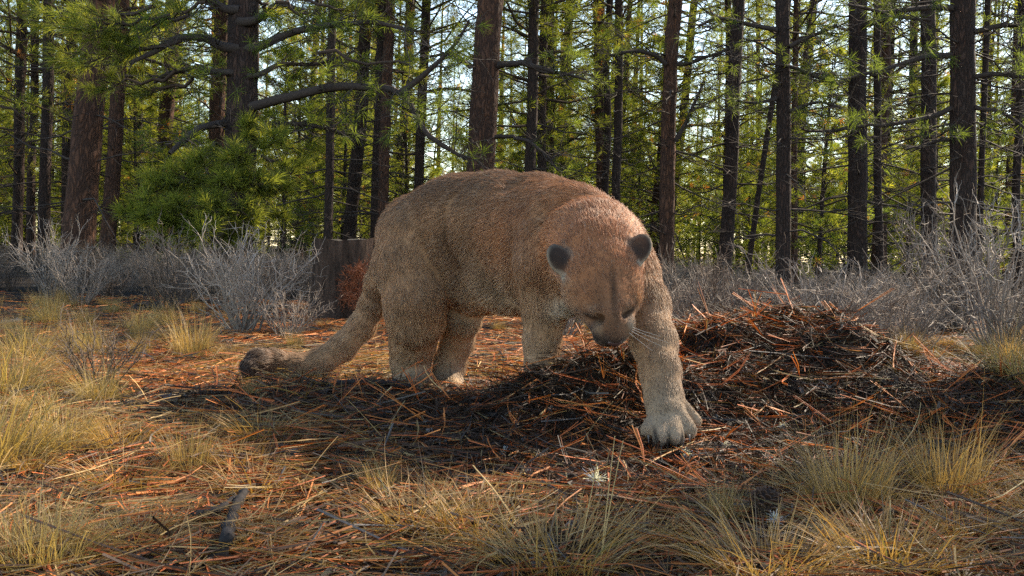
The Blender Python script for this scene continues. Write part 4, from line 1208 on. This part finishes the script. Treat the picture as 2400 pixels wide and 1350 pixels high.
def clump_field():
    r = np.random.default_rng(31); n = 0
    pts = []
    while n < 80:
        px = r.uniform(-80, 2480); py = r.uniform(690, 1345) if n < 40 else r.uniform(690, 850)
        if 640 < px < 1850 and 820 < py < 1240: continue
        if 460 < px < 720 and 840 < py < 1010: continue
        if 1500 < px < 2500 and 640 < py < 1110: 
            if not (px > 2120 and py > 790 and py < 870): continue
        if 560 < px < 1700 and py < 820 and r.random() < .6: continue
        g = G(px, py)[0]
        if g[1] > 6.5 or any((g[0] - a) ** 2 + (g[1] - b) ** 2 < .17 ** 2 for a, b in pts): continue
        pts.append((g[0], g[1])); n += 1
        left = px < 500
        me = (CL_FLAT + CL_GOLD + (CL_GREEN if left else CL_TALL))[r.integers(0, 8)]
        if g[1] < 2: me = CL_FLAT[r.integers(0, 3)]
        put_clump(me, g[0], g[1], r.uniform(.45, .95), r.uniform(0, 6.28), ('flattened', 'golden', 'upright')[0 if me in CL_FLAT else 1 if me in CL_GOLD else 2] + ' dry grass tuft ' + ('near the bottom border' if py > 1200 else 'in the near litter' if py > 1000 else 'mid clearing' if py > 830 else 'toward the far shrubs') + (' at the far left' if px < 300 else ' left of the tail' if px < 620 else ' left of centre' if px < 1150 else ' right of centre' if px < 1800 else ' at the right'), 'scattered grass tufts')
clump_field()

# ---- fallen needles, crumbs, twigs (uncountable)
def on_ground(n, r, xr, yr, dens):
    out = []; tot = 0
    while tot < n:
        y = r.uniform(yr[0], yr[1], n); x = r.uniform(-1, 1, n) * (.66 * y + .5)
        k = r.random(n) < dens(x, y)
        out.append(np.stack([x[k], y[k]], 1)); tot += k.sum()
    return np.concatenate(out)[:n]

def mound_w(x, y):
    return np.clip(1.3 * gauss(x, y, .78, 2.75, .48, .46, 0, 3) + gauss(x, y, 1.25, 2.4, .4, .35, 0, 3) + 1.1 * gauss(x, y, .3, 2.3, .38, .30, 0, 3) + .7 * gauss(x, y, -.3, 2.45, .5, .25, 0, 3) + .5 * gauss(x, y, .4, 1.85, .6, .22, 0, 3), 0, 1)

bare_w = lambda x, y: gauss(x, y, .22, 1.95, .42, .26, 0, 4)     # scraped dark soil before the paw
def strewn(name, label, n, seed, dens, Lr, wr, colf, lift, tiltsd, K=4, bundle=1, yr=(1.02, 7.0), mat='litter', cross=False):
    r = np.random.default_rng(seed)
    m_ = n // bundle
    xy = np.repeat(on_ground(m_, r, None, yr, dens), bundle, 0); n = len(xy)
    az0 = np.repeat(r.uniform(0, 6.28, m_), bundle); el0 = np.repeat(r.normal(0, tiltsd, m_), bundle)
    az = az0 + r.normal(0, .06 if bundle > 1 else 0, n); el = el0 + r.normal(0, .03 if bundle > 1 else 0, n)
    L = np.repeat(r.uniform(*Lr, m_), bundle) * r.uniform(.85, 1.1, n)
    t = np.linspace(0, 1, K)[None, :]
    bend = np.repeat(r.normal(0, .26, m_), bundle)[:, None] + r.normal(0, .05, (n, 1))
    dx = np.cos(az)[:, None] * t * L[:, None] * np.cos(el)[:, None] - np.sin(az)[:, None] * bend * L[:, None] * t * t
    dy = np.sin(az)[:, None] * t * L[:, None] * np.cos(el)[:, None] + np.cos(az)[:, None] * bend * L[:, None] * t * t
    dx -= dx[:, K // 2:K // 2 + 1] * .9; dy -= dy[:, K // 2:K // 2 + 1] * .9
    X = xy[:, 0:1] + dx; Y = xy[:, 1:2] + dy
    lf = np.repeat(np.abs(r.normal(0, 1, m_)), bundle)[:, None] * lift + .004
    Z0 = zg(X, Y)
    Zc = np.mean(Z0, 1, keepdims=True)
    Z = np.maximum(Z0 + lf * .4, Zc + lf + (t - .5) * L[:, None] * np.sin(el)[:, None])
    p = np.stack([X, Y, Z], -1)
    w = r.uniform(*wr, (n, 1)) * np.linspace(1, .6, K)[None, :]
    C = colf(xy, r, n)
    mb = MB()
    if cross:
        V, q = tubes(p, w * .5, 3); mb.add(V, q, None, np.repeat(C, K * 3, 0))
    else:
        side = np.stack([-np.sin(az), np.cos(az), r.normal(0, .8, n)], -1)
        V, q = ribbons(p, w, side); mb.add(V, q, None, np.repeat(C, K * 2, 0))
    o = obj(name, mb.mesh(name, M[mat], smooth=False), kind='stuff')
    o['label'] = label
    return o

OR1 = np.array((.54, .185, .050)); OR2 = np.array((.44, .115, .036)); STRAW = np.array((.50, .34, .15)); BRN = np.array((.085, .048, .03)); GRY = np.array((.11, .095, .085))
def pal(*cw):
    cs = np.array([c for c, _ in cw]); ws = np.array([w for _, w in cw], float); ws /= ws.sum()
    def f(xy, r, n):
        return cs[r.choice(len(cs), n, p=ws)] * r.uniform(.6, 1.25, (n, 1))
    return f
patch = lambda x, y: np.clip(.25 + 2.2 * fbm2(x * 2.2, y * 2.2, 77, 3) + .3, .06, 1)
strewn('needle_litter', 'orange fallen pine needles strewn over the clearing', 30000, 1, lambda x, y: patch(x, y) * (1 - .75 * mound_w(x, y)) * (1 - .6 * bare_w(x, y)) * np.clip(1.5 / np.maximum(y - .4, .7), .15, 1), (.10, .22), (.0020, .0034), pal((OR1 * .72, 4), (OR2 * .72, 5), (STRAW * .6, 1.5), (BRN, 6)), .010, .07, 4, 3, (1.02, 4.2))  # near tints dimmed to put the foreground shade into the colour
strewn('far_needle_litter', 'orange needle carpet behind the cougar', 34000, 2, lambda x, y: np.clip(.25 + patch(x, y), 0, 1) * np.clip(1.15 - np.abs(x + .1) / 3.2, .1, 1), (.08, .2), (.0016, .003), pal((OR1, 6), (OR2, 3), (STRAW, 2), (BRN, 1)), .008, .08, 3, 3, (2.7, 7.5))
strewn('mound_litter', 'dark rotting needles heaped over the mound', 26000, 3, lambda x, y: mound_w(x, y) ** 1.5, (.05, .16), (.0010, .0022), pal((BRN * .55, 6), (BRN * .3, 8), (OR2 * .45, 2.5), (GRY * .45, 2), (STRAW * .25, 1)), .013, .35, 4, 2, (1.3, 3.6))  # decayed needles, tinted darker still to carry the shade on the mound
strewn('mound_needles', 'bright orange needles sticking out of the mound', 1700, 4, lambda x, y: mound_w(x, y) ** 1.2, (.10, .24), (.0018, .0030), pal((OR1, 5), (OR2, 6), (STRAW, .7)), .022, .40, 5, 3, (1.3, 3.6))
strewn('ground_twigs', 'thin grey twigs lying in the litter', 3600, 5, lambda x, y: .5 + 0 * x, (.05, .28), (.002, .005), pal((BRN, 5), (GRY * .7, 2), (BRN * .5, 4)), .010, .18, 4, 1, (1.05, 5.5), 'twig', True)
strewn('needle_bits', 'broken bits of needle and bark in the litter', 36000, 12, lambda x, y: np.clip(.4 + patch(x, y), 0, 1) * np.clip(1.5 / y, .15, 1), (.015, .05), (.0015, .004), pal((OR2, 4), (BRN, 5), (STRAW * .6, 2), (BRN * .5, 4), (GRY, 1)), .006, .2, 3, 1, (1.02, 4.5))
strewn('dry_stalks', 'loose straw blades lying over the needles', 9500, 6, lambda x, y: np.clip(patch(x + 5, y) * np.where(x < -.25, 1, .45) * (1 - mound_w(x, y)) * (1 - .95 * bare_w(x, y)), 0, 1), (.08, .26), (.0010, .0018), pal((STRAW * .65, 4), (np.array((.28, .18, .07)), 5), (np.array((.24, .14, .06)), 4)), .02, .16, 5, 2, (1.02, 4.0), 'grass')

def crumbs():
    r = np.random.default_rng(8); n = 72000
    xy = on_ground(n, r, None, (1.02, 4.5), lambda x, y: np.clip(.3 + mound_w(x, y) + bare_w(x, y), 0, 1) * np.clip(1.6 / y, .2, 1))
    s = r.uniform(.0015, .006, (n, 1)) * np.where(r.random((n, 1)) < .05, 3.0, 1)
    c = np.stack([xy[:, 0], xy[:, 1], zg(xy[:, 0], xy[:, 1])], -1) + np.array([0, 0, .004])
    T = norm(r.normal(0, 1, (n, 4, 3))) * s[:, None] * r.uniform(.5, 1.3, (n, 4, 1))
    base = np.array([[1, 1, 1], [1, -1, -1], [-1, 1, -1], [-1, -1, 1]]) * .8
    V = (c[:, None] + base[None] * s[:, None] * .7 + T * .6).reshape(-1, 3)
    k = np.arange(n)[:, None] * 4
    tris = np.concatenate([k + np.array([[0, 1, 2]]), k + np.array([[0, 3, 1]]), k + np.array([[0, 2, 3]]), k + np.array([[1, 3, 2]])])
    mb = MB()
    C = np.array([(.022, .016, .012), (.038, .025, .017), (.075, .046, .028), (.13, .115, .105), (.012, .010, .009)])[r.choice(5, n, p=[.35, .25, .15, .08, .17])]
    mb.add(V, None, tris, np.repeat(C, 4, 0))
    o = obj('soil_crumbs', mb.mesh('soil_crumbs', M['litter'], smooth=False), kind='stuff'); o['label'] = 'crumbled bark and soil over the ground'
crumbs()

# ---- individual sticks, cones, charred wood, tufts of down
def stick(name, label, pts, ra, rb_, col, mat='wood', seed=0, cat='stick', lift=.008, side_twigs=0):
    g = np.array([G(*q[:2])[0] if len(q) == 2 else P(*q) for q in pts])
    g[:, 2] = zg(g[:, 0], g[:, 1]) + lift
    path = smooth_path(g, 30)
    path += (vnoise(path * 30, seed)[:, None] - .5) * .006 * max(1, ra / .01)
    rad = np.linspace(ra, rb_, 30) * (1 + .25 * (vnoise(path * 40, seed + 3) - .5))
    o0 = path.mean(0); path = path - o0
    mb = MB(); V, q = tubes(path[None], rad[None], 8)
    V = V + (np.stack([.6 * vnoise(V * 1.1 / ra, seed + j) + .4 * vnoise(V * 3 / ra, seed + j) for j in (5, 6, 7)], -1) - .5) * ra * 1.3
    n0 = len(V); V = np.concatenate([V, path[[0]], path[[-1]]])
    ring = np.arange(8)
    tr = [[n0, (k + 1) % 8, k] for k in ring] + [[n0 + 1, 232 + k, 232 + (k + 1) % 8] for k in ring]
    mb.add(V, q, tr, col)
    r = np.random.default_rng(seed)
    for k in range(side_twigs):
        j = r.integers(6, 28); dv = norm(np.array([r.normal(), r.normal(), abs(r.normal(0, .5))]))
        pth = path[j] + dv * np.linspace(0, r.uniform(.04, .1), 5)[:, None]
        V, q = tubes(pth[None], np.linspace(rb_ * .7, rb_ * .3, 5)[None], 5); mb.add(V, q, None, col)
    o = obj(name, mb.mesh(name, M[mat]), None, o0); tag(o, label, cat)
CHAR = (.030, .026, .025)
stick('stick', 'short dark charred stick lying upright in the photo at the bottom left', [(528, 1318), (545, 1250), (572, 1190)], .0085, .0065, CHAR, seed=1, lift=.028)
stick('stick', 'thinner dark stick meeting the charred one from the left', [(450, 1252), (510, 1238), (552, 1205)], .006, .0045, CHAR, seed=2, lift=.028)
stick('stick', 'stub of dark stick at the bottom border left of centre', [(395, 1348), (410, 1332)], .007, .006, CHAR, seed=3)
stick('branch', 'long dark branch lying behind the litter under the tail', [(790, 916), (850, 912), (920, 916), (960, 925)], .009, .006, CHAR, seed=4, cat='branch', lift=.02)
stick('branch', 'dark crooked branch on the ground left of the wide grey shrub', [(400, 722), (455, 712), (520, 716), (600, 728), (680, 722)], .018, .010, (.06, .05, .045), seed=5, cat='branch', lift=.02, side_twigs=3)
stick('log', 'short charred log piece left of the crooked branch', [(325, 732), (350, 728), (372, 732)], .035, .032, CHAR, seed=6, cat='log', lift=.025)
stick('log', 'weathered grey piece of wood on the ground at the left border', [(10, 765), (50, 760), (90, 752)], .018, .014, (.10, .09, .085), seed=7, cat='log', lift=.012)
stick('twig', 'dark thin twig across the lower left litter', [(640, 1110), (690, 1085), (740, 1070)], .0045, .003, (.05, .04, .035), seed=8, cat='twig')
stick('twig', 'thin dark twig lying flat left of the mound', [(20, 940), (80, 925), (150, 918), (215, 922)], .004, .003, (.05, .045, .04), seed=9, cat='twig', lift=.02)
stick('log', 'charred black log remnant on the mound crest at the right', [(1975, 782, 2.9), (2030, 770, 2.92), (2085, 764, 2.96)], .016, .010, (.035, .031, .029), seed=10, cat='log', lift=.016)
stick('stick', 'grey weathered shard lying along the charred log on the mound', [(2005, 772, 2.93), (2045, 762, 2.95), (2075, 756, 2.97)], .008, .004, (.13, .12, .115), seed=11, lift=.030)

def needle(label, pts, wid, col, seed, name='pine_needle'):
    """one long fallen needle bundle of three, arched through the given pixels (x, y, height above ground)"""
    r = np.random.default_rng(seed)
    g = np.array([G(a, b)[0] for a, b, h in pts]); g[:, 2] += np.array([h for _, _, h in pts]) + .006
    path = smooth_path(g, 12); o0 = path.mean(0)
    mb = MB()
    for k in range(2):
        p = path - o0 + np.linspace(0, 1, 12)[:, None] ** 1.5 * r.normal(0, .006, 3) * np.array([1, 1, .4])
        V, q = tubes(p[None], np.linspace(wid, wid * .5, 12)[None], 5)
        mb.add(V, q, None, np.asarray(col) * r.uniform(.8, 1.15))
    o = obj(name, mb.mesh(name, M['litter']), None, o0); tag(o, label, 'pine needle', 'long needles lying singly')
needle('long arching orange needle in front of the cougar paw', [(1500, 1140, 0), (1560, 1120, .004), (1640, 1085, .01), (1700, 1078, .012), (1760, 1095, .006), (1805, 1140, 0)], .0014, OR1, 1)
needle('long straight orange needle lying level before the cougar', [(1075, 1080, 0), (1160, 1098, .004), (1260, 1100, .004), (1340, 1120, 0)], .0014, OR1, 2)
needle('orange needle rising toward the cougar paw from the lower left', [(1330, 1080, 0), (1390, 1020, .005), (1460, 940, .01)], .0014, OR1, 3)
needle('pale orange needle crossing the darker one near the paw', [(1350, 1068, .01), (1400, 1010, .015), (1440, 960, .01)], .0012, STRAW, 4)
needle('orange needle slanting down left of the paw', [(1345, 942, .01), (1380, 975, .012), (1425, 1002, .004)], .0013, OR1, 5)
needle('upright orange needle on the crest of the mound', [(1690, 740, .03), (1700, 738, .08), (1708, 736, .15)], .0016, OR1, 6)
needle('orange needle hanging down the crest right of the foreleg', [(1600, 800, .0), (1610, 770, .01), (1622, 735, .02)], .0018, OR1, 7)
needle('short upright needle on the right slope of the mound', [(1887, 1072, 0), (1890, 1040, .004), (1895, 996, .01)], .0015, OR1, 8)
needle('orange needle sloping right on the front of the mound', [(2008, 1048, .0), (2030, 1028, .004), (2140, 1010, .006)], .0013, OR1, 9)
needle('orange needle pair curving below the mound', [(1770, 1020, .0), (1825, 1070, .004), (1900, 1125, .0)], .0014, OR2, 10)
needle('tall dry stalk standing left of the two in the foreground', [(1350, 1330, .0), (1372, 1325, .06), (1393, 1318, .125)], .0011, STRAW, 11, 'grass_stalk')
needle('tall dry stalk standing right of the two in the foreground', [(1405, 1345, .0), (1418, 1335, .08), (1432, 1325, .165)], .0011, STRAW, 12, 'grass_stalk')
needle('straw coloured stalk slanting over the middle clump', [(1105, 1200, .07), (1150, 1215, .04), (1200, 1240, .0)], .0011, STRAW, 13, 'grass_stalk')

def cone(label, px, py, L, Wd, rot):
    g = G(px, py)[0]
    o = empty('pine_cone', g + np.array([0, 0, Wd * .42]), label, 'pine cone')
    o.rotation_euler = rot
    n = NT('cone_scale') if 'cone' not in M else None
    if n: M['cone'] = n.end(n.bsdf(n.attr(), .8, spec=.15))
    core = MB(); t = np.linspace(0, 1, 8)
    V, q = tubes(np.stack([0 * t, 0 * t, (t - .5) * L], -1)[None], (Wd * .3 * np.sin(math.pi * (.12 + .82 * t)) + .001)[None], 8)
    core.add(V, q, None, (.03, .02, .016)); obj('core', core.mesh('core', M['cone']), o)
    sc = MB()
    th = .0018
    Vs = np.array([[-.3, 0, 0], [.3, 0, 0], [.62, .75, .05], [.3, 1, .12], [-.3, 1, .12], [-.62, .75, .05]])
    Vs2 = Vs + np.array([0, 0, .16])
    sc.add(np.concatenate([Vs, Vs2]), [[0, 5, 4, 1], [1, 4, 3, 2], [6, 7, 10, 11], [7, 8, 9, 10], [0, 1, 7, 6], [1, 2, 8, 7], [2, 3, 9, 8], [3, 4, 10, 9], [4, 5, 11, 10], [5, 0, 6, 11]], None, (.075, .042, .028))
    me = sc.mesh('scale', M['cone'], smooth=False)
    N = 70
    for k in range(N):
        u = (k + .5) / N; a = k * 2.39996
        rr = Wd * .5 * math.sin(math.pi * (.1 + .85 * u)) ** .8
        c = obj('scale', me, o)
        c.location = (math.cos(a) * rr * .45, math.sin(a) * rr * .45, (u - .5) * L * .9)
        s = rr * .62
        c.rotation_euler = Matrix.Rotation(a - math.pi / 2, 3, 'Z').to_4x4().to_3x3().to_euler()
        mr = Matrix.Rotation(a - math.pi / 2, 3, 'Z') @ Matrix.Rotation(.35 + .5 * u, 3, 'X')
        c.rotation_euler = mr.to_euler(); c.scale = (s * .62, s, s * .6)
cone('dark open pine cone beside the lower right bunchgrass clump', 1790, 1222, .062, .056, (.3, .2, .4))
cone('dark pine cone on the crest of the mound behind the foreleg', 1692, 712, .062, .056, (.4, .5, 1.0))

def down_tuft(label, px, py, size, seed, lift=.02):
    r = np.random.default_rng(seed); n = 90
    g = G(px, py)[0]
    d = norm(r.normal(0, 1, (n, 3)) + np.array([0, 0, .4])); L = size * 1.35 * r.uniform(.4, 1, n)
    t = np.linspace(0, 1, 4)[None, :, None]
    p = d[:, None] * L[:, None, None] * t + np.cumsum(r.normal(0, size * .05, (n, 4, 3)), 1)
    V, q = ribbons(p, np.full((n, 4), .0013), r.normal(0, 1, (n, 3)))
    mb = MB(); mb.add(V, q, None, (.62, .62, .66))
    o = obj('down_tuft', mb.mesh('down_tuft', M['down'], smooth=False), None, g + np.array([0, 0, lift])); tag(o, label, 'down tuft', 'white tufts of down')
down_tuft('largest white downy tuft in front of the cougar', 1395, 1150, .022, 1)
down_tuft('white tuft of down right of the cougar paw', 1606, 1086, .012, 2)
down_tuft('small white tuft beside the arching orange needle', 1698, 1066, .009, 3)
down_tuft('white fleck of down on the dark litter before the hind legs', 1181, 1086, .012, 4)
down_tuft('white tuft of down by the pine cone', 1815, 1248, .012, 5)
down_tuft('white tuft on the mound slope right of the paw', 1835, 1020, .010, 6)
print('under', round(time.time() - T0, 1))

def settle_labels():
    """things that still share a label are told apart by their order from left to right"""
    by = {}
    for o in COL.objects:
        if 'category' in o and 'label' in o: by.setdefault(o['label'], []).append(o)
    words = ('leftmost', 'second', 'third', 'fourth', 'fifth', 'sixth', 'seventh', 'eighth', 'ninth', 'tenth', 'eleventh', 'twelfth', 'thirteenth', 'fourteenth', 'fifteenth', 'sixteenth')
    for lab, os_ in by.items():
        n = len(os_)
        if n < 2 or n > 16: continue
        os_.sort(key=lambda o: o.location.x / max(o.location.y, .5))
        for k, o in enumerate(os_):
            o['label'] = ('left' if k == 0 and n == 2 else 'rightmost' if k == n - 1 and n > 2 else 'right' if n == 2 else words[k]) + ' of the ' + ('two: ' if n == 2 else 'row: ') + lab
settle_labels()
